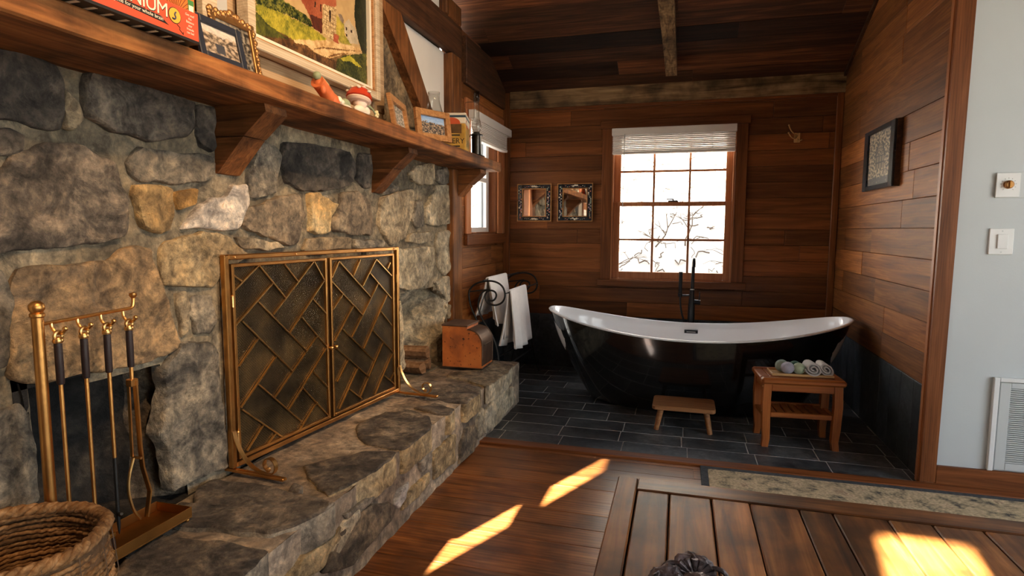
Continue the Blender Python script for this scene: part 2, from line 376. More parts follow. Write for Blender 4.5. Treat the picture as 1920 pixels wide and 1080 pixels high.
M_PLASTER = simple('white_plaster', (.74, .72, .69), .8, 0, .03, 6, .08, 40)
M_WALLW = simple('painted_wall', (.56, .60, .61), .75, 0, .02, 4, .04, 120)
M_ROOMW = simple('room_plaster', (.34, .29, .23), .85, 0, .03, 4, .04, 60)
M_WHITE = simple('white_paint', (.78, .79, .78), .45)
M_GROUT = simple('grout', (.6, .6, .58), .9, 0, .2, 30, .1)
def slate(name):
    m = stone(name, [(.035, .041, .046), (.062, .07, .076), (.12, .13, .136)], 2.0, .36, .15, .25); return m
M_SLATE = slate('slate_tile')
M_SLATEW = stone('slate_wall_tile', [(.024, .03, .036), (.043, .052, .06), (.075, .088, .1)], 1.6, .42, .08, .2)
M_BRASS = metal('antique_brass', (.62, .31, .095), .36, .25, 9)
M_BRASSL = metal('bright_brass', (.75, .45, .17), .3, .15, 9)
M_BRASSD = metal('aged_brass_tray', (.36, .17, .045), .45, .3, 7)
M_IRON = metal('black_iron', (.03, .03, .03), .5, .3, 20, .1, .7)
M_BLACK = simple('matte_black_metal', (.012, .012, .013), .35, .4)
M_GRIP = simple('dark_leather_grip', (.018, .008, .008), .55, 0, .2, 60, .1)
M_TUBB = simple('gloss_black_enamel', (.006, .0065, .007), .13, 0, coat=.6)
M_TUBW = simple('gloss_white_enamel', (.92, .93, .95), .12, 0)
M_TOWEL = simple('towel_cloth', (.82, .79, .77), .95, 0, .03, 40, .5, 350)
M_CLOTHG = simple('washcloth', (.68, .66, .64), .95, 0, .06, 60, .7, 300)
M_BLIND = simple('blind_slat', (.78, .74, .70), .5)
M_GLASS = glass('window_glass', (.97, .98, .98), .8)
M_CLEAR = glass('clear_glass', (.93, .93, .92), 1.3)
M_MIRROR = simple('mirror', (.86, .86, .85), .02, 1.0)
M_PANE = glass('picture_glass', (1, 1, 1), .5)
M_LACQ = simple('black_lacquer', (.012, .015, .022), .25, 0, .3, 30)
M_GILT = metal('gilt_edge', (.42, .22, .085), .5, .25, 30)
M_GREY = simple('grey_paint', (.45, .44, .42), .6)
M_VENT = simple('vent_enamel', (.55, .58, .58), .5)
M_DARKSLOT = simple('dark_slot', (.02, .02, .02), .9)
M_JAMB = simple('pale_blue_jamb', (.55, .62, .68), .6, 0, .05, 10)
M_SNOW = simple('winter_slope', (.30, .27, .23), .95, 0, .12, 1.5, .4, 4)
M_TWIG = simple('twig_bark', (.05, .034, .022), .9, 0, .2, 20)
M_TRUNK = simple('trunk_bark', (.05, .036, .026), .9, 0, .3, 14, .6, 20)
M_CHIM = simple('chimney_render', (.35, .33, .3), .95, 0, .2, 5)
# ------------------------------------------------------------------ room constants
XW, XL, YB, XR, YF = -1.535, -1.51, 5.09, 1.148, 3.195
YE = 3.172                                  # edge of the slate floor
def ceil_z(y): return 2.39 + .42*(5.05-y)
RIDGE = 0.8
NEAR_X, REAR_Y = 3.4, -3.4

# ------------------------------------------------------------------ floors
floor = struct(bx('floor', M_FLOOR, None, -1.6, NEAR_X, REAR_Y, 3.09, -.12, -.004, 0))
y = 1.02; row = 0
while y < 3.085:
    y1 = min(y+.127, 3.09)
    x = -1.08 - random.uniform(0, .9)
    while x < 2.3:
        ln = random.uniform(1.1, 2.3); x1 = x+ln
        bx('floor_board', M_FLOOR, floor, max(x, -1.09)+.0006, x1-.0006, y+.0006, y1-.0006, -.004, .0+random.uniform(-.0006, .0006), .0012)
        x = x1
    y = y1; row += 1
alc = struct(bx('floor_alcove', M_GROUT, None, -1.66, 1.26, 3.17, 5.24, -.12, -.0008, 0))
y = YE; row = 0
while y < YB-.01:
    y1 = min(y+.1745, YB)
    x = XL - random.uniform(.0, .3) if row % 2 else XL-.17+random.uniform(-.04, .04)
    while x < XR-.005:
        x1 = x+.348
        a, b_ = max(x, XL)+.0025, min(x1, XR)-.0025
        if b_-a > .02: bx('floor_tile', M_SLATE, alc, a, b_, y+.004, y1-.004, -.01, .0012+random.uniform(-.0007, .0007), .001)
        x = x1
    y = y1; row += 1
thr = struct(bx('trim_1', M_TRIMX, None, -1.07, NEAR_X, 3.093, YE-.001, -.02, .012, .004))

# ------------------------------------------------------------------ wall with horizontal boards
def runs(a0, a1, lmin, lmax, rnd):
    out = []; x = a0 - rnd.uniform(0, lmax*.6)
    while x < a1:
        l = rnd.uniform(lmin, lmax); s0, s1 = max(x, a0), min(x+l, a1)
        if s1-s0 > .03: out.append((s0, s1))
        x += l
    return out
rnd = random.Random(11)
wb = MB()
hx0, hx1, hz0, hz1 = -.567, .399, .78, 2.02
for q in ((-1.75, hx0, -.1, 2.6), (hx1, 1.4, -.1, 2.6), (hx0, hx1, -.1, hz0), (hx0, hx1, hz1, 2.6)):
    wb.box(q[0], q[1], YB+.018, YB+.17, q[2], q[3])
wall_back = struct(wb.build('wall_back', M_TRIMX))
z = .466
while z < 2.23:
    z1 = min(z+.1232, 2.24)
    segs = [(XL, XR)]
    if z1 > hz0-.03 and z < hz1+.02: segs = [(XL, hx0-.03), (hx1+.03, XR)]
    for s in segs:
        for a, b_ in runs(s[0], s[1], .9, 2.4, rnd):
            p = rnd.uniform(0, .0025)
            bx('cedar_board', M_BOARD, wall_back, a+.0005, b_-.0005, YB-p, YB+.018, z+.0008, z1-.0008, .002)
    z = z1
x = XL
while x < XR-.01:
    x1 = min(x+.335, XR); bx('wall_tile', M_SLATEW, wall_back, x+.0012, x1-.0012, YB-.003, YB+.018, .001, .463, .0015); x = x1

# right wall of the alcove
wall_right = struct(MB().prismX([(YF+.121, -.1), (5.2, -.1), (5.2, 2.36), (YF+.121, ceil_z(YF+.121)+.02)], XR+.018, XR+.15).build('wall_right', M_TRIMX))
rnd = random.Random(5)
z = .462
while z < 3.1:
    z1 = z+.1505
    ymax = min(YB, 5.05-(z-2.39)/.42+.02)
    for a, b_ in runs(YF+.02, ymax, .5, 1.5, rnd):
        bx('cedar_board', M_BOARDY, wall_right, XR-rnd.uniform(0, .003), XR+.018, a+.0005, b_-.0005, z+.0008, z1-.0008, .002)
    z = z1
y = YF
while y < YB-.02:
    y1 = min(y+.172, YB); bx('wall_tile', M_SLATEW, wall_right, XR-.003, XR+.018, y+.0012, y1-.0012, .001, .459, .0015); y = y1

# left wall of the alcove (past the timber post) with window hole
wl = MB(); ly0, ly1, lz0, lz1 = 4.17, 4.865, 1.165, 2.03
for q in ((4.052, ly0, -.1, 2.6), (ly1, 5.25, -.1, 2.6), (ly0, ly1, -.1, lz0), (ly0, ly1, lz1, 2.6)):
    wl.box(XL-.15, XL-.018, q[0], q[1], q[2], q[3])
wall_left = struct(wl.build('wall_left', M_TRIMX))
rnd = random.Random(23)
z = .466
while z < 2.2:
    z1 = min(z+.150, 2.23)
    segs = [(4.05, YB)]
    if z1 > lz0-.02 and z < lz1+.02: segs = [(4.05, ly0-.02), (ly1+.02, YB)]
    for s in segs:
        for a, b_ in runs(s[0], s[1], .6, 1.5, rnd):
            bx('cedar_board', M_BOARDY, wall_left, XL-.018, XL+rnd.uniform(0, .003), a+.0005, b_-.0005, z+.0008, z1-.0008, .002)
    z = z1
y = 4.05
while y < YB-.02:
    y1 = min(y+.26, YB); bx('wall_tile', M_SLATEW, wall_left, XL-.018, XL+.003, y+.0012, y1-.0012, .001, .463, .0015); y = y1

# ------------------------------------------------------------------ ceiling: two slopes meeting at a ridge, with a skylight in the rear slope
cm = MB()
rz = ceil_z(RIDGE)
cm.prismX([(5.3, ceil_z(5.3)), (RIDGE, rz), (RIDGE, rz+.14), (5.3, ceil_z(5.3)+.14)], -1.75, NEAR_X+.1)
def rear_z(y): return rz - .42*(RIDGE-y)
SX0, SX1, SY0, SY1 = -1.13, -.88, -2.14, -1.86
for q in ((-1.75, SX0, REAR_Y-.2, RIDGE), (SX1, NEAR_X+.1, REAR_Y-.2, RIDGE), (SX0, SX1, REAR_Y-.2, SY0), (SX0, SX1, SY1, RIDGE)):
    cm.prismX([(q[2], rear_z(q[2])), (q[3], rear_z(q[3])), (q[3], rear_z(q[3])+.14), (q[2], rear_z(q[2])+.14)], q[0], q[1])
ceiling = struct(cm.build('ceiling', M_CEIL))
rnd = random.Random(3)
y = 5.07
ct = math.cos(math.atan(.42))
while y > 2.2:
    y0 = y-.148
    for a, b_ in runs(-1.62, XR+.02, 1.2, 2.8, rnd):
        t = rnd.uniform(0, .004)
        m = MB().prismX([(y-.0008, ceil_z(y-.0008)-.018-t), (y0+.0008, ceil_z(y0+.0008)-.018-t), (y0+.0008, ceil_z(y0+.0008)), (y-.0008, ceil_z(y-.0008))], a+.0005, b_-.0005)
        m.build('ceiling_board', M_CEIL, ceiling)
    y = y0

# ------------------------------------------------------------------ front (painted) wall beside the alcove, near room shell
wf = MB().prismX([(YF, -.1), (YF+.12, -.1), (YF+.12, ceil_z(YF)), (YF, ceil_z(YF))], XR+.02, NEAR_X+.1)
wall_front = struct(wf.build('wall_front', M_WALLW))
# near room walls (out of view, they shape the light): right wall with two windows, rear wall with a wide window
nr = MB()
def holed(mb, axis, c0, c1, a0, a1, z0, z1, holes):
    """wall slab between c0..c1 along 'axis', spanning a0..a1, with rectangular holes (a,b,zl,zh), sorted"""
    def put(p0, p1, q0, q1):
        if axis == 'X': mb.box(c0, c1, p0, p1, q0, q1)
        else: mb.box(p0, p1, c0, c1, q0, q1)
    x = a0
    for h in holes:
        put(x, h[0], z0, z1); put(h[0], h[1], z0, h[2]); put(h[0], h[1], h[3], z1); x = h[1]
    put(x, a1, z0, z1)
holed(nr, 'X', NEAR_X, NEAR_X+.12, REAR_Y, YF+.1, -.1, 2.7, RW)
nr.prismX([(REAR_Y, 2.4), (YF+.1, 2.7), (YF+.1, ceil_z(YF+.1)), (RIDGE, rz), (REAR_Y, rear_z(REAR_Y))], NEAR_X, NEAR_X+.12)
struct(nr.build('wall_near_right', M_ROOMW))
nb = MB(); holed(nb, 'Y', REAR_Y-.12, REAR_Y, -1.7, NEAR_X+.1, -.1, 2.6, BW)
struct(nb.build('wall_rear', M_ROOMW))
nl = MB(); holed(nl, 'X', XL-.25, XW, REAR_Y-.1, .895, -.1, 2.36, [(-.25, .485, 1.18, 2.355)])
nl.prismX([(REAR_Y-.1, 2.355), (.895, 2.355), (.895, ceil_z(.895)), (RIDGE, rz), (REAR_Y-.1, rear_z(REAR_Y-.1))], XL-.25, XW)
struct(nl.build('wall_near_left', M_ROOMW))
w3 = struct(empty('window_3', (XL, .15, 1.2)))
bx('meeting_rail', M_SASH, w3, XW-.03, XW, -.25, .485, 1.53, 1.64, 0)
bx('casing', M_TRIMZ, w3, XW+.001, XW+.02, -.35, -.25, 1.18, 2.355)
bx('casing', M_TRIMZ, w3, XW+.001, XW+.02, .487, .58, 1.18, 2.355)
bx('sill', M_TRIMY, w3, XW+.001, XW+.02, -.35, .58, 1.06, 1.15)
bx('head_casing', M_TRIMY, w3, XW+.001, XW+.02, -.35, .58, 2.36, 2.46)
for zz in ((1.18, 1.53), (1.64, 2.355)):
    bx('pane', M_GLASS, w3, XW-.018, XW-.014, -.25, .485, zz[0], zz[1], 0)
for i, (h, nm) in enumerate([(h, 'X') for h in RW]+[(h, 'Y') for h in BW]):
    wn_ = struct(empty('window_%d' % (4+i), (0, 0, 0)))
    if nm == 'X':
        bx('pane', M_GLASS, wn_, NEAR_X+.05, NEAR_X+.055, h[0], h[1], h[2], h[3], 0)
        bx('muntin', M_WHITE, wn_, NEAR_X+.03, NEAR_X+.07, (h[0]+h[1])/2-.02, (h[0]+h[1])/2+.02, h[2], h[3], 0)
        bx('meeting_rail', M_WHITE, wn_, NEAR_X+.03, NEAR_X+.07, h[0], h[1], (h[2]+h[3])/2-.025, (h[2]+h[3])/2+.025, 0)
        portal((NEAR_X+.06, (h[0]+h[1])/2, (h[2]+h[3])/2), (0, R_(90), 0), h[3]-h[2], h[1]-h[0])
    else:
        bx('pane', M_GLASS, wn_, h[0], h[1], REAR_Y-.055, REAR_Y-.05, h[2], h[3], 0)
        bx('muntin', M_WHITE, wn_, (h[0]+h[1])/2-.02, (h[0]+h[1])/2+.02, REAR_Y-.07, REAR_Y-.03, h[2], h[3], 0)
        bx('meeting_rail', M_WHITE, wn_, h[0], h[1], REAR_Y-.07, REAR_Y-.03, (h[2]+h[3])/2-.025, (h[2]+h[3])/2+.025, 0)
        portal(((h[0]+h[1])/2, REAR_Y-.06, (h[2]+h[3])/2), (R_(90), 0, 0), h[1]-h[0], h[3]-h[2])
portal((-.08, YB+.1, 1.3), (R_(-90), 0, 0), .96, 1.24)
portal((XL-.1, 4.5, 1.6), (0, R_(-90), 0), .86, .66)

# ------------------------------------------------------------------ stone fireplace wall
def inpoly(p, poly):
    x, y = p; r = False; n = len(poly); j = n-1
    for i in range(n):
        xi, yi = poly[i]; xj, yj = poly[j]
        if (yi > y) != (yj > y) and x < (xj-xi)*(y-yi)/(yj-yi)+xi: r = not r
        j = i
    return r
NICHE_L = [(1.08, .30), (1.08, .79), (1.20, .79), (1.40, .775), (1.50, .76), (1.53, .70), (1.52, .55), (1.545, .43), (1.56, .30)]
FIREBOX = [(1.86, .25), (1.86, 1.0), (2.7, 1.0), (2.7, .25)]
NICHE_R = [(3.075, .25), (3.08, .80), (3.2, .82), (3.39, .825), (3.51, .83), (3.64, .81), (3.75, .76), (3.81, .67), (3.835, .58), (3.79, .50), (3.785, .43), (3.75, .25)]
HOLES = [NICHE_L, FIREBOX, NICHE_R]
wm = MB(); ny, nz = 150, 140
y0_, y1_, z0_, z1_ = .90, 3.862, .22, 3.6
vid = {}
def wx(y, z): return XW-.022 + .010*noise.noise((y*5, z*5, 1.3)) + .005*noise.noise((y*17, z*17, 5.1)) - (.04 if z > 1.68 else 0)
for i in range(ny):
    for j in range(nz):
        a0, a1 = y0_+(y1_-y0_)*i/ny, y0_+(y1_-y0_)*(i+1)/ny
        b0, b1 = z0_+(z1_-z0_)*j/nz, z0_+(z1_-z0_)*(j+1)/nz
        c = ((a0+a1)/2, (b0+b1)/2)
        if c[1] > ceil_z(c[0])+.06 or any(inpoly(c, h) for h in HOLES): continue
        ids = []
        for (p, q, ii, jj) in ((a0, b0, i, j), (a1, b0, i+1, j), (a1, b1, i+1, j+1), (a0, b1, i, j+1)):
            if (ii, jj) not in vid: vid[ii, jj] = len(wm.v); wm.v.append((wx(p, q), p, q))
            ids.append(vid[ii, jj])
        wm.f.append(tuple(ids))
# mortar returns: end face and top closing
wm.box(XW-.33, XW-.05, .90, 1.06, .0, 1.2); wm.box(XW-.33, XW-.05, 1.58, 1.85, 0, 1.2); wm.box(XW-.33, XW-.05, 2.71, 3.06, 0, 1.2); wm.box(XW-.33, XW-.05, 3.82, 3.862, 0, 1.2)
wm.prismX([(.9, 1.03), (3.862, 1.03), (3.862, ceil_z(3.862)), (.9, ceil_z(.9))], XW-.33, XW-.075)
wall_fire = struct(wm.build('wall_fireplace', M_MORTAR, smooth='all', fixn=False))
# recesses
m = MB().box(XW-.42, XW-.40, 1.04, 1.58, .2, .95).box(XW-.42, XW-.02, 1.04, 1.075, .2, .95).box(XW-.42, XW-.02, 1.04, 1.6, .80, .84)
m.box(XW-.42, XW-.0, 1.04, 1.6, .2, .314).build('niche_lining', M_SOOT_SHADE, wall_fire)
pl2 = smoothpath([(a, b_, 0) for a, b_ in [(-.05, 1.578), (-.08, 1.55), (-.15, 1.50), (-.23, 1.44), (-.29, 1.36), (-.33, 1.24), (-.32, 1.12), (-.2, 1.075), (-.01, 1.06)]], 2)
def lin2(u, v):
    q = pl2[min(int(u*(len(pl2)-1)+.5), len(pl2)-1)]
    return (XW+q.x+.014*noise.noise((q.y*7, v*5, 3.3)), q.y+.018*noise.noise((q.y*8, v*6, 6.1)), .26+.56*v)
MB().grid(lambda u, v: lin2(u*.32, v), 12, 18).build('niche_stone', ST['brown2'], wall_fire, smooth='all')
MB().grid(lambda u, v: lin2(.32+u*.68, v), 20, 18).build('niche_lining', M_SOOT_SHADE, wall_fire, smooth='all')  # near-black colour stands in for shade deep in the left niche
m = MB().box(XW-.52, XW-.50, 1.8, 2.8, .2, 1.1).box(XW-.52, XW-.02, 1.8, 1.84, .2, 1.1).box(XW-.52, XW-.02, 2.72, 2.76, .2, 1.1).box(XW-.52, XW-.02, 1.8, 2.8, 1.02, 1.06).box(XW-.52, XW-.02, 1.8, 2.8, .22, .31)
m.build('firebox', M_SOOT_SHADE, wall_fire)
pr = [(-.01, 3.07), (-.10, 3.085), (-.22, 3.12), (-.30, 3.22), (-.33, 3.36), (-.32, 3.50), (-.27, 3.60), (-.19, 3.68), (-.10, 3.745), (-.01, 3.815)]
pr = smoothpath([(a, b_, 0) for a, b_ in pr], 2)
def lin(u, v):
    p = pr[min(int(u*(len(pr)-1)+.5), len(pr)-1)]
    k = 1-.55*max(0, v-.6)/.4
    return (XW+p.x*k+.018*noise.noise((p.y*7, v*6, 3.3)), p.y+.012*noise.noise((p.y*8, v*8, 6.1)), .24+.60*v)
MB().grid(lin, len(pr)-1, 20).build('niche_stone', ST['pale'], wall_fire, smooth='all')
MB().box(XW-.4, XW-.02, 3.06, 3.85, .83, .87).box(XW-.42, XW-.38, 3.05, 3.86, .2, .87).box(XW-.42, XW-.0, 3.05, 3.85, .2, .288).build('niche_lining', M_MORTAR, wall_fire)

def stone_part(name, poly, fmap, h, mat, parent, skirt=.035, seed=0, side=None):
    """poly (u,v) -> an uneven, domed stone with rough edges; fmap(u,v,d)"""
    pts = []
    n = len(poly)
    P = [Vector((a, b_)) for a, b_ in poly]
    if sum(P[i].x*P[(i+1) % n].y-P[(i+1) % n].x*P[i].y for i in range(n)) < 0: P.reverse()
    size = max(max(p.x for p in P)-min(p.x for p in P), max(p.y for p in P)-min(p.y for p in P))
    for i in range(n):
        a, b_ = P[i], P[(i+1) % n]
        pts += [a*.93+b_*.07, a*.65+b_*.35, a*.35+b_*.65, a*.07+b_*.93]
    am = min(.06*size, .011)
    out = []
    for p in pts:
        out.append(p + Vector((noise.noise((p.x*22, p.y*22, seed)), noise.noise((p.x*22, p.y*22, seed+7.7))))*am)
    cx = sum((p.x for p in out))/len(out); cy = sum((p.y for p in out))/len(out); C = Vector((cx, cy))
    inset = max(1-.022/max(size*.5, .02), .72)
    gr = 1+min(.006/max(size*.5, .02), .12)
    inset = max(1-.012/max(size*.5, .02), .8)
    rings = [(gr, -skirt), (gr, h*.55), (gr*(1-(1-inset)*.45), h*.9), (inset, h), (inset*.86, h*1.0), (inset*.62, h*1.0), (inset*.34, h*1.02)]
    vs = []; fs = []; m_ = len(out)
    for k, (s, d) in enumerate(rings):
        for p in out:
            q = C + (p-C)*s
            dd = d
            if k >= 2: dd += h*.45*noise.noise((q.x*9, q.y*9, seed*1.7)) + h*.4*noise.noise((q.x*26, q.y*26, seed))
            vs.append(fmap(q.x, q.y, dd))
    vs.append(fmap(C.x, C.y, h*1.05))
    for k in range(len(rings)-1):
        fs += [(k*m_+i, k*m_+(i+1) % m_, (k+1)*m_+(i+1) % m_, (k+1)*m_+i) for i in range(m_)]
    b0 = (len(rings)-1)*m_
    fs += [(b0+i, b0+(i+1) % m_, len(vs)-1) for i in range(m_)]
    mb = MB(); mb.add(vs, fs)
    o = mb.build(name, [mat, side] if side else mat, parent, smooth=55)
    if side:
        for i in range(m_): o.data.polygons[i].material_index = 1
    return o
WALL=[
 ('dark',[(0.993,1.6),(1.059,1.615),(1.13,1.615),(1.189,1.612),(1.209,1.577),(1.206,1.49),(1.195,1.453),(1.119,1.452),(1.047,1.449),(0.982,1.449)]),
 ('tan',[(1.216,1.55),(1.24,1.533),(1.255,1.489),(1.226,1.457),(1.207,1.459),(1.209,1.511)]),
 ('dark',[(1.28,1.618),(1.412,1.62),(1.595,1.618),(1.64,1.607),(1.635,1.525),(1.598,1.491),(1.475,1.461),(1.359,1.469),(1.288,1.491),(1.269,1.515)]),
 ('dark',[(1.653,1.598),(1.729,1.606),(1.731,1.478),(1.71,1.459),(1.675,1.47),(1.653,1.511)]),
 ('dark',[(0.98,1.425),(1.069,1.434),(1.106,1.42),(1.097,1.388),(1.041,1.366),(0.974,1.349)]),
 ('darkbig',[(0.972,1.314),(1.038,1.329),(1.078,1.367),(1.134,1.399),(1.21,1.42),(1.275,1.404),(1.331,1.374),(1.345,1.338),(1.374,1.28),(1.371,1.211),(1.353,1.173),(1.258,1.157),(1.149,1.151),(1.069,1.144),(1.024,1.137),(0.958,1.13)]),
 ('grey',[(1.39,1.387),(1.409,1.416),(1.436,1.437),(1.532,1.435),(1.617,1.444),(1.705,1.442),(1.722,1.414),(1.718,1.383),(1.681,1.36),(1.6,1.34),(1.506,1.338),(1.43,1.342),(1.398,1.359)]),
 ('yellow',[(1.41,1.32),(1.535,1.324),(1.536,1.246),(1.521,1.196),(1.49,1.184),(1.424,1.204),(1.414,1.243),(1.404,1.289)]),
 ('orange',[(1.559,1.312),(1.637,1.327),(1.629,1.28),(1.569,1.259)]),
 ('white',[(1.569,1.199),(1.615,1.234),(1.663,1.271),(1.706,1.305),(1.763,1.304),(1.805,1.348),(1.875,1.366),(1.876,1.294),(1.838,1.212),(1.802,1.196),(1.636,1.198)]),
 ('brown',[(1.113,1.104),(1.202,1.102),(1.294,1.107),(1.354,1.135),(1.402,1.147),(1.444,1.138),(1.455,1.099),(1.467,1.049),(1.492,0.972),(1.518,0.892),(1.532,0.838),(1.518,0.815),(1.452,0.804),(1.367,0.796),(1.273,0.803),(1.196,0.812),(1.119,0.811),(1.073,0.812),(1.036,0.85),(1.045,0.913),(1.042,0.966),(1.055,1.009),(1.054,1.068),(1.074,1.095)]),
 ('grey',[(0.956,1.1),(1.032,1.092),(1.043,1.049),(1.046,0.991),(1.036,0.954),(1.035,0.902),(1.019,0.873),(1.005,0.87),(0.939,0.873)]),
 ('grey2',[(0.93,0.758),(1.02,0.76),(1.047,0.768),(1.067,0.728),(1.071,0.665),(1.074,0.609),(1.071,0.513),(1.026,0.503),(0.979,0.52),(0.915,0.546)]),
 ('grey2',[(1.934,1.504),(2.04,1.527),(2.083,1.482),(2.039,1.339),(1.96,1.328),(1.906,1.319),(1.892,1.373),(1.911,1.453)]),
 ('dark',[(2.103,1.541),(2.341,1.565),(2.583,1.565),(2.645,1.526),(2.621,1.442),(2.542,1.393),(2.352,1.364),(2.214,1.362),(2.115,1.382),(2.095,1.452)]),
 ('dark',[(2.687,1.57),(2.799,1.578),(2.807,1.498),(2.792,1.41),(2.728,1.411),(2.656,1.442),(2.665,1.523)]),
 ('brown2',[(1.89,1.279),(1.974,1.298),(2.055,1.323),(2.177,1.342),(2.223,1.298),(2.235,1.253),(2.199,1.197),(2.174,1.146),(2.113,1.131),(2.03,1.157),(1.937,1.176),(1.879,1.196),(1.847,1.22),(1.857,1.255)]),
 ('yellow',[(2.259,1.34),(2.331,1.353),(2.413,1.33),(2.488,1.308),(2.432,1.258),(2.415,1.182),(2.267,1.185),(2.263,1.265)]),
 ('brown2',[(2.527,1.365),(2.674,1.384),(2.774,1.347),(2.815,1.28),(2.783,1.17),(2.615,1.171),(2.455,1.187),(2.448,1.234),(2.5,1.284)]),
 ('tan',[(2.242,1.16),(2.585,1.159),(2.587,1.104),(2.319,1.1),(2.217,1.104)]),
 ('grey2',[(2.614,1.148),(2.915,1.143),(2.944,1.1),(2.627,1.103)]),
 ('tan2',[(2.917,1.365),(3.081,1.4),(3.321,1.439),(3.302,1.309),(3.227,1.213),(3.182,1.149),(3.026,1.109),(2.934,1.157),(2.877,1.226),(2.903,1.311)]),
 ('grey2',[(2.924,1.402),(3.025,1.443),(3.122,1.432),(3.075,1.408),(2.942,1.38)]),
 ('tan2',[(3.257,1.525),(3.37,1.586),(3.624,1.622),(3.631,1.524),(3.578,1.483),(3.406,1.471),(3.278,1.486)]),
 ('grey2',[(3.686,1.58),(3.826,1.622),(3.903,1.583),(3.892,1.517),(3.757,1.489),(3.666,1.52)]),
 ('pale',[(3.648,1.485),(3.912,1.503),(3.918,1.239),(3.651,1.219),(3.489,1.235),(3.474,1.331),(3.577,1.409)]),
 ('grey2',[(3.334,1.358),(3.435,1.375),(3.458,1.314),(3.447,1.218),(3.353,1.208),(3.301,1.261)]),
 ('pale',[(3.052,1.094),(3.173,1.084),(3.595,1.088),(3.62,0.99),(3.565,0.896),(3.43,0.84),(3.208,0.844),(3.111,0.863),(3.061,0.988)]),
 ('pale',[(3.254,1.176),(3.554,1.185),(3.596,1.126),(3.397,1.11),(3.217,1.12)]),
 ('pale',[(3.677,1.177),(3.907,1.191),(3.913,0.938),(3.793,0.88),(3.673,0.952),(3.64,1.094)]),
 ('pale',[(3.608,0.851),(3.813,0.882),(3.902,0.856),(3.91,0.701),(3.829,0.699),(3.743,0.767)]),
 ('tan',[(3.799,0.677),(3.909,0.671),(3.918,0.579),(3.857,0.58)]),
 ('pale',[(3.877,0.547),(3.917,0.544),(3.914,0.33),(3.803,0.334),(3.806,0.483)]),
 ('grey2',[(1.473,0.764),(1.535,0.824),(1.601,0.82),(1.659,0.806),(1.696,0.767),(1.705,0.578),(1.716,0.399),(1.718,0.343),(1.62,0.363),(1.528,0.357),(1.487,0.363),(1.481,0.433),(1.471,0.507),(1.44,0.553),(1.463,0.631),(1.477,0.695)]),
 ('tan2',[(1.537,0.982),(1.573,0.984),(1.584,0.935),(1.574,0.861),(1.552,0.852),(1.538,0.907)]),
 ('grey2',[(1.597,0.976),(1.678,0.964),(1.686,0.885),(1.674,0.844),(1.606,0.854),(1.591,0.916)]),
 ('yellowd',[(1.485,1.135),(1.517,1.164),(1.59,1.177),(1.694,1.183),(1.764,1.176),(1.793,1.147),(1.841,1.119),(1.874,1.098),(1.762,1.065),(1.713,1.012),(1.693,0.997),(1.549,1.01),(1.492,1.024),(1.481,1.081)]),
 ('tan2',[(1.811,1.169),(1.906,1.164),(2.029,1.142),(2.088,1.119),(1.904,1.119),(1.842,1.13)]),
 ('tan2',[(3.109,0.789),(3.146,0.672),(3.142,0.515),(3.166,0.383),(3.068,0.374),(3.036,0.627),(3.042,0.791)]),
 ('tanup',[(3.016,2.35),(3.082,2.301),(3.22,2.163),(3.357,2.045),(3.522,1.914),(3.553,1.834),(3.026,1.784),(3.001,2.083)]),
 ('tanup',[(1.649,2.0),(1.776,2.014),(1.859,2.027),(1.854,1.934),(1.716,1.924)]),
 ('tanup',[(3.02,2.61),(3.076,2.495),(3.047,2.374),(3.01,2.356)]),
]
FRONT=[
 ('darkf',[(1.673,0.22),(1.848,0.203),(1.998,0.156),(1.996,0.082),(1.843,0.075),(1.716,0.056),(1.546,0.126),(1.614,0.186)]),
 ('tanf',[(2.11,0.071),(2.126,0.109),(2.227,0.127),(2.365,0.118),(2.37,0.074),(2.252,0.064)]),
 ('white2',[(2.042,0.125),(2.084,0.161),(2.162,0.162),(2.131,0.118),(2.064,0.1)]),
 ('tanf',[(2.42,0.186),(2.553,0.201),(2.705,0.184),(2.682,0.053),(2.435,0.064)]),
 ('darkf',[(2.772,0.117),(2.835,0.163),(2.993,0.141),(3.019,0.06),(2.974,0.0),(2.748,0.013)]),
 ('pale',[(3.158,0.154),(3.298,0.199),(3.765,0.164),(3.794,0.047),(3.351,0.019),(3.167,0.031)]),
 ('pale',[(3.01,0.147),(3.129,0.196),(3.129,0.041),(3.037,0.042)]),
 ('tanf',[(1.443,0.236),(1.551,0.223),(1.647,0.224),(1.633,0.194),(1.547,0.151),(1.439,0.171),(1.367,0.206)]),
 ('pale',[(1.599,0.176),(1.673,0.229),(1.758,0.236),(1.767,0.208),(1.704,0.18),(1.631,0.15)]),
 ('greyb',[(2.272,0.21),(2.385,0.216),(2.383,0.143),(2.287,0.157)]),
 ('greyb',[(1.674,0.256),(1.813,0.25),(1.889,0.236),(1.849,0.219),(1.706,0.223)]),
 ('tanf',[(1.257,0.226),(1.345,0.227),(1.391,0.208),(1.297,0.171)]),
]
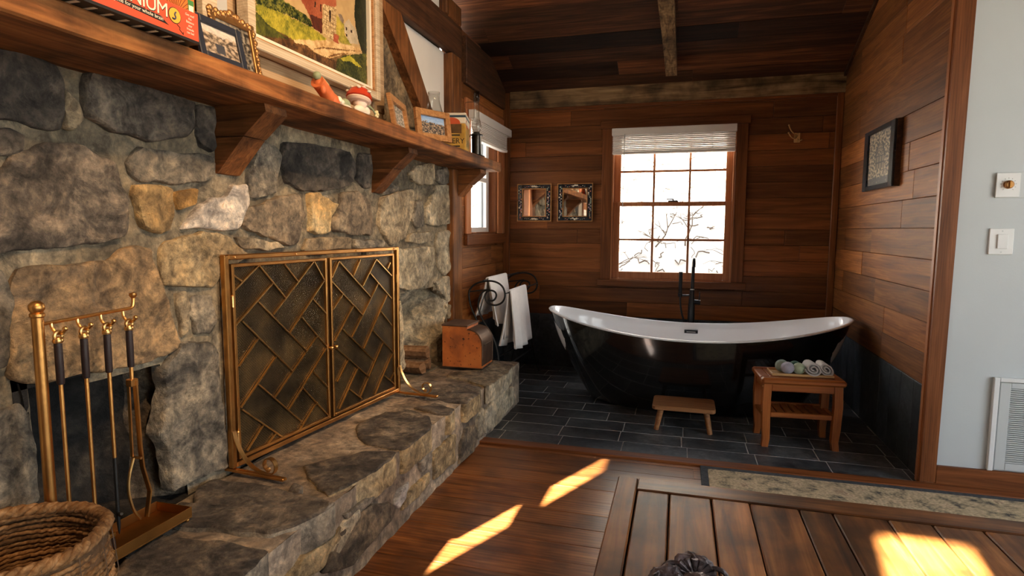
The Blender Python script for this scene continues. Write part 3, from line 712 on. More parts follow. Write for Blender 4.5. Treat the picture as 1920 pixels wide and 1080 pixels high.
CAPS=[
 ('capd',0.335,[(-1.364,1.134),(-1.401,1.19),(-1.384,1.285),(-1.217,1.291),(-1.056,1.303),(-1.035,1.24),(-1.035,1.131),(-1.035,0.99),(-1.225,0.916)]),
 ('capd2',0.335,[(-1.505,1.464),(-1.434,1.454),(-1.53,1.564),(-1.527,1.634),(-1.389,1.652),(-1.244,1.629),(-1.088,1.621),(-1.035,1.598),(-1.054,1.471),(-1.1,1.383),(-1.164,1.377),(-1.285,1.368),(-1.409,1.338)]),
 ('capd',0.33,[(-1.318,1.845),(-1.264,1.942),(-1.175,2.026),(-1.059,2.065),(-1.035,1.985),(-1.04,1.865),(-1.063,1.759),(-1.087,1.665),(-1.186,1.723),(-1.259,1.782)]),
 ('capd',0.325,[(-1.376,2.331),(-1.343,2.522),(-1.239,2.597),(-1.112,2.53),(-1.035,2.375),(-1.035,2.22),(-1.039,2.109),(-1.205,2.122),(-1.289,2.19)]),
 ('capd2',0.32,[(-1.247,2.648),(-1.16,2.74),(-1.053,2.687),(-1.035,2.598),(-1.089,2.57)]),
 ('capd2',0.31,[(-1.395,2.86),(-1.366,3.074),(-1.255,3.207),(-1.077,3.185),(-1.035,3.016),(-1.035,2.809),(-1.085,2.807),(-1.241,2.791)]),
 ('capp',0.29,[(-1.379,3.386),(-1.314,3.645),(-1.192,3.847),(-1.063,3.818),(-1.035,3.59),(-1.035,3.399),(-1.035,3.172),(-1.188,3.294)]),
 ('capd2',0.335,[(-1.227,1.634),(-1.246,1.694),(-1.203,1.675),(-1.181,1.626)]),
 ('capd',0.335,[(-1.426,1.196),(-1.53,1.285),(-1.53,1.405),(-1.496,1.444),(-1.412,1.337),(-1.401,1.293)]),
]
for i, (v, poly) in enumerate(WALL):
    up_ = v == 'tanup'
    base = XW-.022-(.04 if up_ else 0)
    stone_part('stone', poly, lambda a, b_, d, base=base: (base+d, a, b_), .022, ST[v], wall_fire, seed=i*3.1)

# ------------------------------------------------------------------ raised stone hearth
def hz(y): return .318 - .012*max(0, min(1, (y-2.5)/.5)) - .024*max(0, min(1, (y-3.0)/.5))
hm = MB()
hm.grid(lambda u, v: (-1.535+.480*v, .6+3.34*u, hz(.6+3.34*u)+.006*noise.noise((u*40, v*6, 1))+.003*noise.noise((u*120, v*18, 4))), 110, 14)
hm.grid(lambda u, v: (-1.055+.010*noise.noise((u*40, v*4, 8))+.004*noise.noise((u*130, v*14, 2)), .6+3.34*u, hz(.6+3.34*u)*v+.0), 110, 8)
hm.box(-1.53, -1.07, .6, 3.935, 0, .25)
hm.grid(lambda u, v: (-1.535+.480*u, 3.94+.006*noise.noise((u*9, v*5, 8)), hz(3.94)*v), 8, 6)
hearth = thing('stone_hearth', 'raised rough stone hearth running along the foot of the fireplace wall', 'hearth', (-1.3, 2.0, 0))
hm.build('mortar_bed', M_MORTARH, hearth, smooth='all', fixn=False)
for i, (v, z, poly) in enumerate(CAPS):
    stone_part('cap_stone', poly, lambda a, b_, d, z=z: (a, b_, z-.012+d+(hz(b_)-hz(sum(p[1] for p in poly)/len(poly)))), .014, ST[v], hearth, skirt=.09, seed=50+i*2.3, side=ST[('greyb', 'greyb', 'tanf', 'tanf', 'tanf', 'tanf', 'pale', 'capd2', 'capd')[i]])
for i, (v, poly) in enumerate(FRONT):
    stone_part('front_stone', [(a, max(b_, .004)) for a, b_ in poly], lambda a, b_, d: (-1.055+d, a, b_), .016, ST[v], hearth, seed=90+i*2.3)
# ------------------------------------------------------------------ timber frame and beams
tag(bx('back_beam', M_BEAM, None, -1.447, 1.175, 5.052, YB-.004, 2.227, 2.392, .006), 'rough-hewn pale grey-brown beam along the top of the alcove back wall', 'beam')
struct(bx('trim_2', M_TRIMX, None, -1.447, 1.12, 5.066, YB-.004, 2.203, 2.226, .003))
struct(bx('trim_3', M_TRIMZ, None, -1.507, -1.449, 5.062, YB-.004, .466, 2.39, .004))
struct(bx('trim_4', M_TRIMZ, None, 1.098, XR-.004, 5.062, YB-.004, .463, 2.226, .004))
# board casing at the end of the right wall
t5 = struct(empty('trim_5', (1.16, YF, 0)))
MB().prismY([(1.133, .012), (1.197, .012), (1.225, 3.17), (1.15, 3.17)], YF-.024, YF-.001).build('casing_board', M_TRIMZ, t5)
MB().prismY([(1.128, .0), (1.146, .0), (1.160, 3.17), (1.146, 3.17)], YF-.001, YF+.026).build('edge_strip', M_SASH, t5)
# long dark timber under the ceiling, wall side
MB_ = MB().box(-1.571, -1.512, 2.2, 4.07, 2.385, 2.60, .008)
tag(MB_.build('timber_beam', M_TIMY, None), 'heavy dark timber beam running level above the mantel end', 'beam')
tag(bx('wall_plate', M_TIMY, None, XL-.017, XL+.03, 4.075, YB-.05, 2.222, 2.55, .006), 'dark timber plate above the side window, running back to the corner', 'beam')
tag(bx('timber_post', M_TIMZ, None, -1.60, -1.508, 3.872, 4.05, 1.682, 2.383, .008), 'upright timber post standing behind the mantel end and the tin', 'post')
tag(bx('timber_post', M_TIMZ, None, -1.60, -1.508, 3.872, 4.048, .33, 1.612, .006), 'timber post below the mantel, between the stonework and the side window', 'post')
tag(bx('timber_post', M_TIMZ, None, -1.571, -1.515, 3.79, 4.07, 2.603, 2.73, .008), 'short dark timber stub rising above the level beam to the ceiling', 'post')
br = MB().prism([(2.885, 2.383), (3.122, 2.383), (3.80, 1.683), (3.555, 1.683), (3.408, 1.90), (2.923, 2.33)], lambda a, b_: (-1.571, a, b_), lambda a, b_: (-1.518, a, b_))
tag(br.build('timber_brace', M_TIMZ, None), 'slanting timber brace between the painting and the white plaster triangle', 'beam')
pl = MB().prism([(2.98, 2.384), (3.62, 1.683), (3.87, 1.683), (3.87, 2.384)], lambda a, b_: (-1.62, a, b_), lambda a, b_: (-1.572, a, b_)).prism([(2.2, 2.60), (3.80, 2.60), (3.80, 2.90), (2.2, 3.55)], lambda a, b_: (-1.62, a, b_), lambda a, b_: (-1.572, a, b_))
struct(pl.build('wall_plaster', M_PLASTER))
# rafter under the sloped ceiling
rf = MB(); y_a, y_b = 4.85, 2.2
def rfz(y): return ceil_z(y)-.018
xa0, xa1, xb0, xb1 = -.144, -.062, -.20, -.09
def rx(y, s):
    t = (y_a-y)/(.72); t = min(t, 3.7)
    return (xa0+(xb0+.005-xa0)*t) if s == 0 else (xa1+(xb1-xa1)*t*.9)
sec = []
for y in (4.85, 4.5, 4.12, 3.4, 2.3):
    s0, s1 = (-.146, -.064) if y > 4.8 else ((-.164, -.074) if y > 4.4 else ((-.19, -.088) if y > 4.1 else (-.20, -.09)))
    sec.append([(s0, y, rfz(y)-.085), (s1, y, rfz(y)-.085), (s1, y, rfz(y)), (s0, y, rfz(y))])
rf.add([v for s in sec for v in s], [(i*4+k, i*4+(k+1) % 4, (i+1)*4+(k+1) % 4, (i+1)*4+k) for i in range(4) for k in range(4)]+[(3,2,1,0), (16,17,18,19)])
tag(rf.build('ceiling_rafter', M_RAFT, None), 'rough sawn pale rafter under the sloping board ceiling', 'beam')
# trims where ceiling boards meet the right wall
struct(MB().prismX([(5.06, ceil_z(5.06)-.05), (2.3, ceil_z(2.3)-.05), (2.3, ceil_z(2.3)-.018), (5.06, ceil_z(5.06)-.018)], XR-.02, XR-.003).build('trim_6', M_TIMY))

# ------------------------------------------------------------------ back window
w1 = struct(empty('window_1', (-.084, YB, .73)))
bx('casing', M_TRIMZ, w1, -.649, -.567, YB-.02, YB-.001, .782, 2.03)
bx('casing', M_TRIMZ, w1, .399, .486, YB-.02, YB-.001, .782, 2.03)
bx('head_casing', M_TRIMX, w1, -.665, .502, YB-.024, YB-.001, 2.03, 2.095)
bx('sill', M_TRIMX, w1, -.673, .509, YB-.045, YB-.001, .727, .781)
for a, b_ in ((-.567, -.553), (.385, .399)): bx('jamb', M_SASH, w1, a, b_, YB-.015, YB+.17, .782, 2.03, .001)
bx('stool', M_SASH, w1, -.553, .385, YB-.01, YB+.17, .776, .792, .001)
bx('head_jamb', M_SASH, w1, -.553, .385, YB, YB+.17, 2.014, 2.03, .001)
def sash(y0, y1, zb, zt, brail, trail, st):
    s = MB().box(-.553, -.497, y0, y1, zb, zt, .003).box(.336, .385, y0, y1, zb, zt, .003)
    s.box(-.497, .336, y0, y1, zb, zb+brail, .003).box(-.497, .336, y0, y1, zt-trail, zt, .003)
    f = s.build('sash', M_SASH, w1)
    xs = [-.497, -.226, .059, .336]; zs = [zb+brail, st, zt-trail]
    for i in (1, 2): bx('muntin', M_SASH, f, xs[i]-.009, xs[i]+.009, y0+.004, y1-.004, zs[0], zs[2], .002)
    for i in range(3):
        bx('muntin', M_SASH, f, xs[i]+(.009 if i else 0), xs[i+1]-(.009 if i < 2 else 0), y0+.005, y1-.005, st-.009, st+.009, .002)
        for j in range(2): bx('pane', M_GLASS, f, xs[i], xs[i+1], (y0+y1)/2-.0015, (y0+y1)/2+.0015, zs[j], zs[j+1], 0)
sash(YB+.01, YB+.045, .793, 1.431, .058, .035, 1.119)
sash(YB+.05, YB+.085, 1.396, 2.013, .035, .05, 1.684)
lk = MB().box(-.11, -.03, YB-.004, YB+.02, 1.431, 1.441, .003).box(-.075, -.06, YB-.012, YB+.008, 1.441, 1.452, .002).box(-.12, -.065, YB-.016, YB-.006, 1.446, 1.456, .003)
lk.build('sash_lock', M_BLACK, w1)
# blind on the back window
bl = thing('window_blind', 'white slatted blind drawn up at the top of the back window', 'blind', (-.084, YB-.03, 1.97))
bx('head_rail', M_BLIND, bl, -.566, .398, YB-.075, YB-.026, 1.965, 2.024, .004)
for i in range(9): 
    a = .8*math.sin(i*1.7)
    bx('slat', M_BLIND, bl, -.559, .391, YB-.074+.003*a, YB-.028+.003*a, 1.839+i*.0142, 1.8475+i*.0142, .002)
bx('bottom_rail', M_BLIND, bl, -.56, .392, YB-.075, YB-.027, 1.814, 1.835, .004)
MB().tube([(-.462, YB-.08, 1.975), (-.465, YB-.083, 1.5), (-.468, YB-.083, 1.22)], .0035, 6).build('tilt_wand', M_GREY, bl)
for xx in (-.41, -.09, .22): MB().tube([(xx, YB-.077, 1.97), (xx, YB-.078, 1.82)], .0018, 5).build('cord', M_WHITE, bl)

# ------------------------------------------------------------------ side window
w2 = struct(empty('window_2', (XL, 4.5, 1.1)))
bx('casing', M_SASH, w2, XL+.0035, XL+.022, 4.085, 4.185, 1.165, 2.05)
bx('casing', M_SASH, w2, XL+.0035, XL+.022, 4.865, 4.955, 1.165, 2.05)
bx('casing_edge', M_SASH, w2, XL+.0035, XL+.03, 4.957, 5.02, 1.165, 2.05)
bx('head_casing', M_SASH, w2, XL+.0035, XL+.024, 4.085, 5.02, 2.05, 2.13)
bx('sill', M_TRIMY, w2, XL+.0035, XL+.035, 4.07, 5.04, 1.085, 1.163)
bx('jamb', M_TRIMZ, w2, XL-.06, XL+.003, 4.853, 4.865, 1.167, 2.03, .001)
bx('jamb', M_TRIMZ, w2, XL-.06, XL+.003, 4.171, 4.185, 1.167, 2.03, .001)
bx('stool', M_TRIMY, w2, XL-.06, XL+.003, 4.185, 4.853, 1.166, 1.178, .001)
f = MB()
xa, xb = XL-.088, XL-.061
f.box(xa, xb, 4.185, 4.225, 1.178, 2.03, .002).box(xa, xb, 4.79, 4.853, 1.178, 2.03, .002).box(xa, xb, 4.225, 4.79, 1.178, 1.215, .002).box(xa, xb, 4.225, 4.79, 1.98, 2.03, .002)
f = f.build('sash', M_BLIND, w2)
bx('meeting_rail', M_BLIND, f, xa, xb, 4.225, 4.79, 1.585, 1.62, .002)
for zz in ((1.215, 1.585), (1.62, 1.98)): bx('pane', M_GLASS, f, XL-.077, XL-.073, 4.225, 4.79, zz[0], zz[1], 0)
bx('outer_jamb', M_JAMB, w2, XL-.15, XL-.095, 4.835, 4.865, 1.167, 2.03, .002)
bx('storm_track', M_JAMB, w2, XL-.125, XL-.108, 4.80, 4.834, 1.167, 2.03, .002)
bl = thing('window_blind', 'white slatted blind at the top of the small side window, beyond the mantel end', 'blind', (XL, 4.55, 1.9))
bx('head_rail', M_BLIND, bl, XL+.031, XL+.085, 4.10, 5.045, 1.985, 2.048, .004)
for i in range(9): bx('slat', M_BLIND, bl, XL+.032, XL+.078, 4.16, 4.93, 1.872+i*.0125, 1.8805+i*.0125, .002)
bx('bottom_rail', M_BLIND, bl, XL+.031, XL+.08, 4.155, 4.935, 1.845, 1.868, .004)

# ------------------------------------------------------------------ outdoors beyond the windows
hs = MB().grid(lambda u, v: (-14+28*u, 6.2+14*v, -.3+9.0*v+2.5*v*v+.25*noise.noise((u*9, v*9, 3))), 40, 24).build('hillside', M_SNOW, None, smooth='all'); struct(hs)
hs2 = MB().grid(lambda u, v: (-3.2-12*u, 2.0+14*v, -.5+6.5*u+.2*noise.noise((u*9, v*9, 3))), 24, 24).build('side_slope', M_SNOW, None, smooth='all'); struct(hs2)
struct(bx('sky_block_ground', M_SNOW, None, NEAR_X+.4, 20, -16, 12, -.8, -.5, 0))  # unseen ground, added to cut low sky light rising to the ceiling
struct(bx('sun_block_chimney', M_CHIM, None, -2.5, XW-.43, .98, 3.84, -1, 5.2, 0))  # unseen chimney mass, added to keep sun out of the side window
rnd = random.Random(4)
def shrub(cx, cy, cz, n, hgt, label):
    m = MB()
    def branch(p, d, l, r, dep):
        pts = [p]; q = Vector(p); dd = Vector(d)
        for k in range(4):
            dd = (dd+Vector((rnd.uniform(-.4, .4), rnd.uniform(-.3, .3), rnd.uniform(-.25, .25)))).normalized(); q = q+dd*l/4; pts.append(tuple(q))
        m.tube(pts, [r*(1-.12*k) for k in range(5)], 4)
        if dep < 3:
            for _ in range(2 if dep else 3):
                t = pts[rnd.randint(2, 4)]
                branch(t, (dd+Vector((rnd.uniform(-.9, .9), rnd.uniform(-.5, .5), rnd.uniform(-.5, .5)))).normalized(), l*.62, r*.6, dep+1)
    for i in range(n):
        branch((cx+rnd.uniform(-.3, .3), cy+rnd.uniform(-.3, .3), cz), (rnd.uniform(-.8, .8), rnd.uniform(-.4, .4), rnd.uniform(.2, 1)), hgt, .011, 0)
    tag(m.build('bare_shrub', M_TWIG, None), label, 'shrub', 'bare shrubs seen through the windows')
LBS = 'bare leafless shrub on the bright slope outside the back window'
def hill(x, y):
    v = (y-6.2)/14; u = (x+14)/28
    return -.3+9.0*v+2.5*v*v+.25*noise.noise((u*9, v*9, 3))
for (a, b_, n, h, wh) in ((-.9, 7.4, 3, .42, 'behind the lower left panes'), (-.1, 8.0, 3, .42, 'behind the lower middle panes'), (.62, 7.6, 3, .42, 'behind the lower right panes'), (-1.0, 9.3, 3, .6, 'higher up the slope on the left'), (.75, 9.0, 3, .6, 'higher up the slope on the right')):
    shrub(a, b_, hill(a, b_)-.05, n, h, 'bare leafless shrub outside the back window, '+wh)
lt = MB()
for i in range(420):
    y = 6.3+4.6*rnd.random()**1.3; x = rnd.uniform(-.36*y+.6, .16*y)-.35; a = rnd.uniform(0, 6.28); l = rnd.uniform(.05, .2)*(.6+.08*y)
    pts = []
    for k in range(5):
        xx = x+math.cos(a)*l*k/4; yy = y+math.sin(a)*l*k/4; a += rnd.uniform(-.7, .7)
        pts.append((xx, yy, hill(xx, yy)+.012+.02*rnd.random()))
    lt.tube(pts, rnd.uniform(.004, .010), 4)
lt = lt.build('leaf_litter', M_TWIG, None); tag(lt, 'scattered twigs and leaf litter on the bright slope outside the window', 'twigs'); lt['kind'] = 'stuff'
lg = MB().tube([(x, y, hill(x, y)+.06) for x, y in ((-.92, 7.0), (-.75, 7.08), (-.55, 7.12), (-.38, 7.2))], [.05, .045, .035, .02], 8)
tag(lg.build('fallen_branch', M_TRUNK, None), 'fallen branch lying on the bright slope outside the back window', 'branch')

# ------------------------------------------------------------------ wall fittings by the painted wall
struct(bx('baseboard_right', M_TRIMX, None, 1.198, NEAR_X, YF-.022, YF-.001, .0, .094, .003))
sw = thing('light_switch', 'white rocker light switch on the painted wall below the dial timer', 'switch', (1.388, YF, 1.154))
bx('plate', M_WHITE, sw, 1.341, 1.435, YF-.008, YF-.0005, 1.096, 1.213, .002)
bx('rocker', M_WHITE, sw, 1.371, 1.412, YF-.014, YF-.008, 1.122, 1.187, .002)
for zz in (1.107, 1.201): MB().lathe([(.003, 0), (.003, .001)], 8, Matrix.Translation((1.39, YF-.008, zz)) @ Matrix.Rotation(R_(90), 4, 'X')).build('screw', M_VENT, sw)
tm = thing('dial_timer', 'white plate with a bronze dial knob on the painted wall above the switch', 'timer', (1.395, YF, 1.405))
bx('back_plate', M_VENT, tm, 1.352, 1.50, YF-.004, YF-.0005, 1.348, 1.462, .001)
bx('face_plate', M_WHITE, tm, 1.350, 1.440, YF-.012, YF-.0045, 1.352, 1.458, .001)
MB().lathe([(.019, 0), (.018, .012), (.012, .016), (0, .016)], 16, Matrix.Translation((1.395, YF-.012, 1.407)) @ Matrix.Rotation(R_(90), 4, 'X')).build('knob', M_GILT, tm)
bx('grip', M_BRASSD, tm, 1.391, 1.399, YF-.034, YF-.027, 1.392, 1.422, .002)
for k in range(11):
    a = R_(-140+28*k); c = Vector((1.395, YF-.0125, 1.407)); d = Vector((math.sin(a), 0, math.cos(a)))
    MB().tube([c+d*.026, c+d*.031], .0006, 4).build('tick', M_BLACK, tm)
vt = thing('vent_grille', 'white louvred air grille low on the painted wall', 'vent', (1.65, YF, .1))
f = MB().box(1.402, 1.425, YF-.02, YF-.0005, .095, .535, .003).box(1.88, 1.90, YF-.02, YF-.0005, .095, .535, .003).box(1.425, 1.88, YF-.02, YF-.0005, .515, .535, .003)
f.build('surround', M_WHITE, vt)
f = MB().box(1.43, 1.472, YF-.014, YF-.001, .10, .512, .002).box(1.82, 1.875, YF-.014, YF-.001, .10, .512, .002).box(1.472, 1.82, YF-.014, YF-.001, .10, .135, .002).box(1.472, 1.82, YF-.014, YF-.001, .487, .512, .002)
f.build('panel', M_VENT, vt)
bx('louvre_shade', M_DARKSLOT, vt, 1.472, 1.82, YF-.003, YF-.0008, .135, .487, 0)  # flat near-black sheet; shade behind the louvres put into its colour
for k in range(37):
    z = .138+k*.0095; v = [(1.472, YF-.004, z+.004), (1.82, YF-.004, z+.004), (1.82, YF-.013, z), (1.472, YF-.013, z), (1.472, YF-.004, z+.006), (1.82, YF-.004, z+.006), (1.82, YF-.013, z+.0045), (1.472, YF-.013, z+.0045)]
    m = MB(); m.add(v, [(3,2,1,0), (4,5,6,7), (0,1,5,4), (2,3,7,6), (1,2,6,5), (3,0,4,7)]); m.build('louvre', M_VENT, vt)
ZT = 1.678
# ------------------------------------------------------------------ mantel shelf
mt = thing('mantel_shelf', 'long rough-sawn wooden mantel shelf across the stone chimney wall', 'shelf', (-1.42, 2.5, 1.615))
def rect_sweep(y0, y1, n, x0, x1, z0, z1, amp, seed):
    mb = MB(); vs = []
    for i in range(n+1):
        y = y0+(y1-y0)*i/n
        a, b_, c = (amp*noise.noise((y*6, seed+k, .5)) for k in (0, 5, 9))
        e = .005
        vs += [(x0, y, z0), (x1-e+a, y, z0+b_*.6), (x1+a, y, z0+e+b_*.6), (x1+a+b_*.3, y, z1-e+c*.5), (x1-e+a, y, z1+c*.0), (x0, y, z1)]
    fs = [(i*6+k, i*6+(k+1) % 6, (i+1)*6+(k+1) % 6, (i+1)*6+k) for i in range(n) for k in range(6)] + [tuple(range(5, -1, -1)), tuple(n*6+k for k in range(6))]
    mb.add(vs, fs); return mb
rect_sweep(.88, 4.212, 60, -1.572, -1.271, 1.615, ZT, .005, 3).build('board', M_MANT, mt)
for (ya, yb) in ((1.735, 1.848), (2.83, 2.935), (3.965, 4.085)):
    b1 = MB().prismY([(-1.56, 1.512), (-1.56, 1.6145), (-1.345, 1.6145), (-1.34, 1.588), (-1.43, 1.512)], ya, yb)
    o = b1.build('bracket', M_BRACK, mt)
    MB().prismY([(-1.56, 1.388), (-1.56, 1.5095), (-1.4335, 1.5095), (-1.545, 1.39)], ya+.002, yb-.001).build('lower_board', M_BRACK, o)

# ------------------------------------------------------------------ fireplace screen
a_s = math.atan2(2.833-1.719, -1.419+1.523)
scr = thing('fireplace_screen', 'brass fireplace screen with two mesh doors and herringbone lattice bars', 'fire screen', (-1.523, 1.719, .331), a_s)
f = MB(); W_, H_ = 1.119, .777
f.box(-.004, .016, -.012, .012, .012, H_, .003).box(W_-.016, W_+.002, -.012, .012, .012, H_, .003).box(.016, W_-.016, -.012, .012, H_-.018, H_, .003).box(.016, W_-.016, -.012, .012, .012, .03, .003)
f.build('frame', M_BRASS, scr, local=True)
for u in (.04, .35, .75, 1.07): MB().ball((u, -.013, H_-.009), .004, 8).build('rivet', M_BRASSL, scr, local=True)
m_, nt, b_ = newmat('fine_wire_mesh'); L = nt.links.new; N = nt.nodes.new
tc = N('ShaderNodeTexCoord'); mp = N('ShaderNodeMapping'); mp.inputs['Rotation'].default_value = (0, R_(45), 0); L(tc.outputs['Object'], mp.inputs['Vector'])
w1_ = N('ShaderNodeTexWave'); w1_.bands_direction = 'X'; w1_.inputs['Scale'].default_value = 42; L(mp.outputs[0], w1_.inputs['Vector'])
w2_ = N('ShaderNodeTexWave'); w2_.bands_direction = 'Z'; w2_.inputs['Scale'].default_value = 42; L(mp.outputs[0], w2_.inputs['Vector'])
mx = N('ShaderNodeMath'); mx.operation = 'MAXIMUM'; L(w1_.outputs['Fac'], mx.inputs[0]); L(w2_.outputs['Fac'], mx.inputs[1])
th = N('ShaderNodeMapRange'); th.inputs['From Min'].default_value = .35; th.inputs['From Max'].default_value = .65; th.inputs['To Min'].default_value = .45; L(mx.outputs[0], th.inputs['Value'])
L(th.outputs[0], b_.inputs['Alpha'])
n = N('ShaderNodeTexNoise'); n.inputs['Scale'].default_value = 7; n.inputs['Detail'].default_value = 6; L(tc.outputs['Object'], n.inputs['Vector'])
r = ramp(nt, [(.35, (.03, .02, .009)), (.52, (.075, .05, .022)), (.68, (.15, .095, .038))]); L(n.outputs['Fac'], r.inputs['Fac']); L(r.outputs['Color'], b_.inputs['Base Color'])
b_.inputs['Metallic'].default_value = .75; b_.inputs['Roughness'].default_value = .5
M_MESH = m_
LAT =  [((0.037, 0.705), (0.075, 0.68)), ((0.04, 0.65), (0.16, 0.733)), ((0.16, 0.733), (0.293, 0.597)), ((0.039, 0.524), (0.227, 0.661)), ((0.292, 0.731), (0.364, 0.657)), ((0.225, 0.54), (0.463, 0.731)), ((0.468, 0.731), (0.528, 0.65)), ((0.312, 0.456), (0.528, 0.647)), ((0.15, 0.597), (0.402, 0.368)), ((0.453, 0.575), (0.54, 0.501)), ((0.38, 0.508), (0.548, 0.356)), ((0.07, 0.536), (0.32, 0.296)), ((0.047, 0.375), (0.143, 0.46)), ((0.443, 0.266), (0.554, 0.172)), ((0.217, 0.216), (0.475, 0.415)), ((0.632, 0.725), (0.871, 0.539)), ((0.582, 0.655), (0.632, 0.725)), ((0.791, 0.724), (0.736, 0.652)), ((0.577, 0.64), (0.803, 0.46)), ((0.808, 0.6), (0.922, 0.721)), ((0.922, 0.721), (1.057, 0.63)), ((1.021, 0.669), (1.046, 0.699)), ((0.869, 0.656), (1.053, 0.513)), ((0.581, 0.513), (0.654, 0.574)), ((0.716, 0.369), (0.936, 0.602)), ((0.59, 0.372), (0.731, 0.513)), ((0.808, 0.298), (1.011, 0.535)), ((0.648, 0.417), (0.883, 0.227)), ((0.954, 0.46), (1.055, 0.371)), ((0.882, 0.374), (1.064, 0.229)), ((0.598, 0.34), (0.841, 0.153)), ((0.601, 0.185), (0.687, 0.271)), ((0.768, 0.07), (0.973, 0.298)), ((0.889, 0.051), (1.058, 0.227)), ((0.974, 0.129), (1.066, 0.062)), ((1.028, 0.092), (1.067, 0.122)), ((0.133, 0.29), (0.362, 0.074)), ((0.053, 0.214), (0.252, 0.038)), ((0.048, 0.222), (0.231, 0.374)), ((0.29, 0.146), (0.544, 0.356)), ((0.378, 0.21), (0.55, 0.041)), ((0.351, 0.046), (0.461, 0.131)), ((0.069, 0.054), (0.152, 0.126)), ((0.17, 0.042), (0.216, 0.074)), ((0.61, 0.057), (0.757, 0.217)), ((0.688, 0.129), (0.781, 0.059))]
for side, (u0, u1) in enumerate(((.028, .546), (.566, 1.078))):
    d = MB(); z0, z1 = .036, .744
    d.box(u0, u0+.012, -.010, .008, z0, z1, .002).box(u1-.012, u1, -.010, .008, z0, z1, .002).box(u0+.012, u1-.012, -.010, .008, z1-.012, z1, .002).box(u0+.012, u1-.012, -.010, .008, z0, z0+.012, .002)
    dr = d.build('door', M_BRASS, scr, local=True)
    MB().box(u0+.01, u1-.01, .0015, .0025, z0+.01, z1-.01).build('wire_mesh', M_MESH, dr, local=True)
    for (p, q) in LAT:
        mu = (p[0]+q[0])/2
        if (mu > .556) != (side == 1): continue
        cl = lambda t: (min(max(t[0], u0+.008), u1-.008), min(max(t[1], z0+.008), z1-.008))
        p, q = cl(p), cl(q)
        MB().strip([(p[0], -.004, p[1]), (q[0], -.004, q[1])], (0, 1, 0), .007, .0055).build('lattice_bar', M_BRASSL, dr, local=True)
    uk = u1-.006 if side == 0 else u0+.006
    MB().ball((uk, -.026, .352), .0085, 10).tube([(uk, -.010, .352), (uk, -.02, .352)], .004, 8).build('knob', M_BRASSL, dr, local=True, smooth=True)
    for zz in (.12, .61):
        uh = .022 if side == 0 else 1.092
        MB().tube([(uh, -.013, zz-.017), (uh, -.013, zz+.017)], .005, 8).ball((uh, -.013, zz+.02), .006, 8).build('hinge', M_BRASSL, scr, local=True)
for uc in (.004, W_-.006):
    ft = MB().box(uc-.010, uc+.010, -.235, .03, .001, .011, .002).build('foot', M_BRASS, scr, local=True)
    pts = [(-.013, .150), (-.022, .118), (-.045, .072), (-.08, .037), (-.12, .018), (-.16, .0135)]
    cc = (-.168, .048); rr = .034
    for k in range(1, 17):
        a = R_(-90-k*22); q = rr*(1-.03*k)
        pts.append((cc[0]+q*math.cos(a)*1.0, cc[1]+q*math.sin(a)))
    pts = smoothpath([(uc, a, b2) for a, b2 in pts], 1)
    MB().strip(pts, (1, 0, 0), .017, .0035).ball((uc, pts[-1].y+.003, pts[-1].z), .009, 8).build('scroll', M_BRASSL, ft, local=True, smooth=35)

# ------------------------------------------------------------------ fire tools and stand
SXX = -1.43
st = thing('fire_tool_stand', 'copper-toned fire tool stand with post, hanging bar and shallow tray', 'tool stand', (SXX, 1.2, .345))
MB().lathe([(.0135, .345), (.0125, .5), (.0125, .992), (.0155, .995), (.0155, 1.001), (.012, 1.004), (.0165, 1.012), (.016, 1.022), (.009, 1.030), (.0001, 1.032)], 16, Matrix.Translation((SXX, 1.022, 0))).build('post', M_BRASS, st, smooth=True)
bar = smoothpath([(SXX, 1.03, .975), (SXX, 1.15, .979), (SXX, 1.255, .983), (SXX, 1.272, .984), (SXX, 1.276, 1.0), (SXX, 1.276, 1.012)], 1)
MB().tube(bar, .0045, 8).lathe([(.005, 1.01), (.0095, 1.016), (.009, 1.023), (.0001, 1.026)], 10, Matrix.Translation((SXX, 1.276, 0))).build('hanging_bar', M_BRASS, st, smooth=True)
ty = [1.052, 1.116, 1.178, 1.242]
for yy in ty:
    hk = smoothpath([(SXX, yy, .978), (SXX+.002, yy, .962), (SXX+.012, yy+.004, .949), (SXX+.03, yy+.006, .952), (SXX+.036, yy+.006, .962)], 2)
    MB().tube(hk, .0038, 7).ball(hk[-1], .006, 8).build('hook', M_BRASSL, st, smooth=True)
tr = MB().box(-1.497, -1.366, 1.0, 1.375, .349, .353, .001)
tr.box(-1.497, -1.494, 1.0, 1.375, .353, .381, .001).box(-1.369, -1.366, 1.0, 1.375, .353, .381, .001).box(-1.494, -1.369, 1.372, 1.375, .353, .381, .001).box(-1.494, -1.369, 1.0, 1.003, .353, .381, .001)
tr.build('tray', M_BRASSD, st)
for (a, b_) in ((-1.375, 1.365), (-1.488, 1.365), (-1.375, 1.01), (-1.488, 1.01)): MB().ball((a, b_, .343), .006, 8).build('foot', M_BRASS, st, smooth=True)
def fire_tool(yy, name, label, zend):
    x = SXX+.018
    o = thing(name, label, 'fire tool', (x, yy, zend), group='fire tools hanging on the stand')
    rg = MB(); c = Vector((x, yy+.002, .945))
    rg.tube([c+Vector((.0, .010*math.cos(a), .010*math.sin(a))) for a in [2*math.pi*k/14 for k in range(14)]], .0042, 7, closed=True)
    rg.lathe([(.010, .928), (.0115, .933), (.0095, .94), (.006, .943)], 12, Matrix.Translation((x, yy, 0)))
    rg.build('ring_head', M_BRASSL, o, smooth=True)
    MB().lathe([(.0075, .828), (.0085, .833), (.0088, .88), (.0085, .925), (.0075, .929)], 12, Matrix.Translation((x, yy, 0))).build('grip', M_GRIP, o, smooth=True)
    return o, x
o, x = fire_tool(ty[0], 'hearth_shovel', 'hearth shovel hanging nearest the post, scooped blade low in the tray', .40)
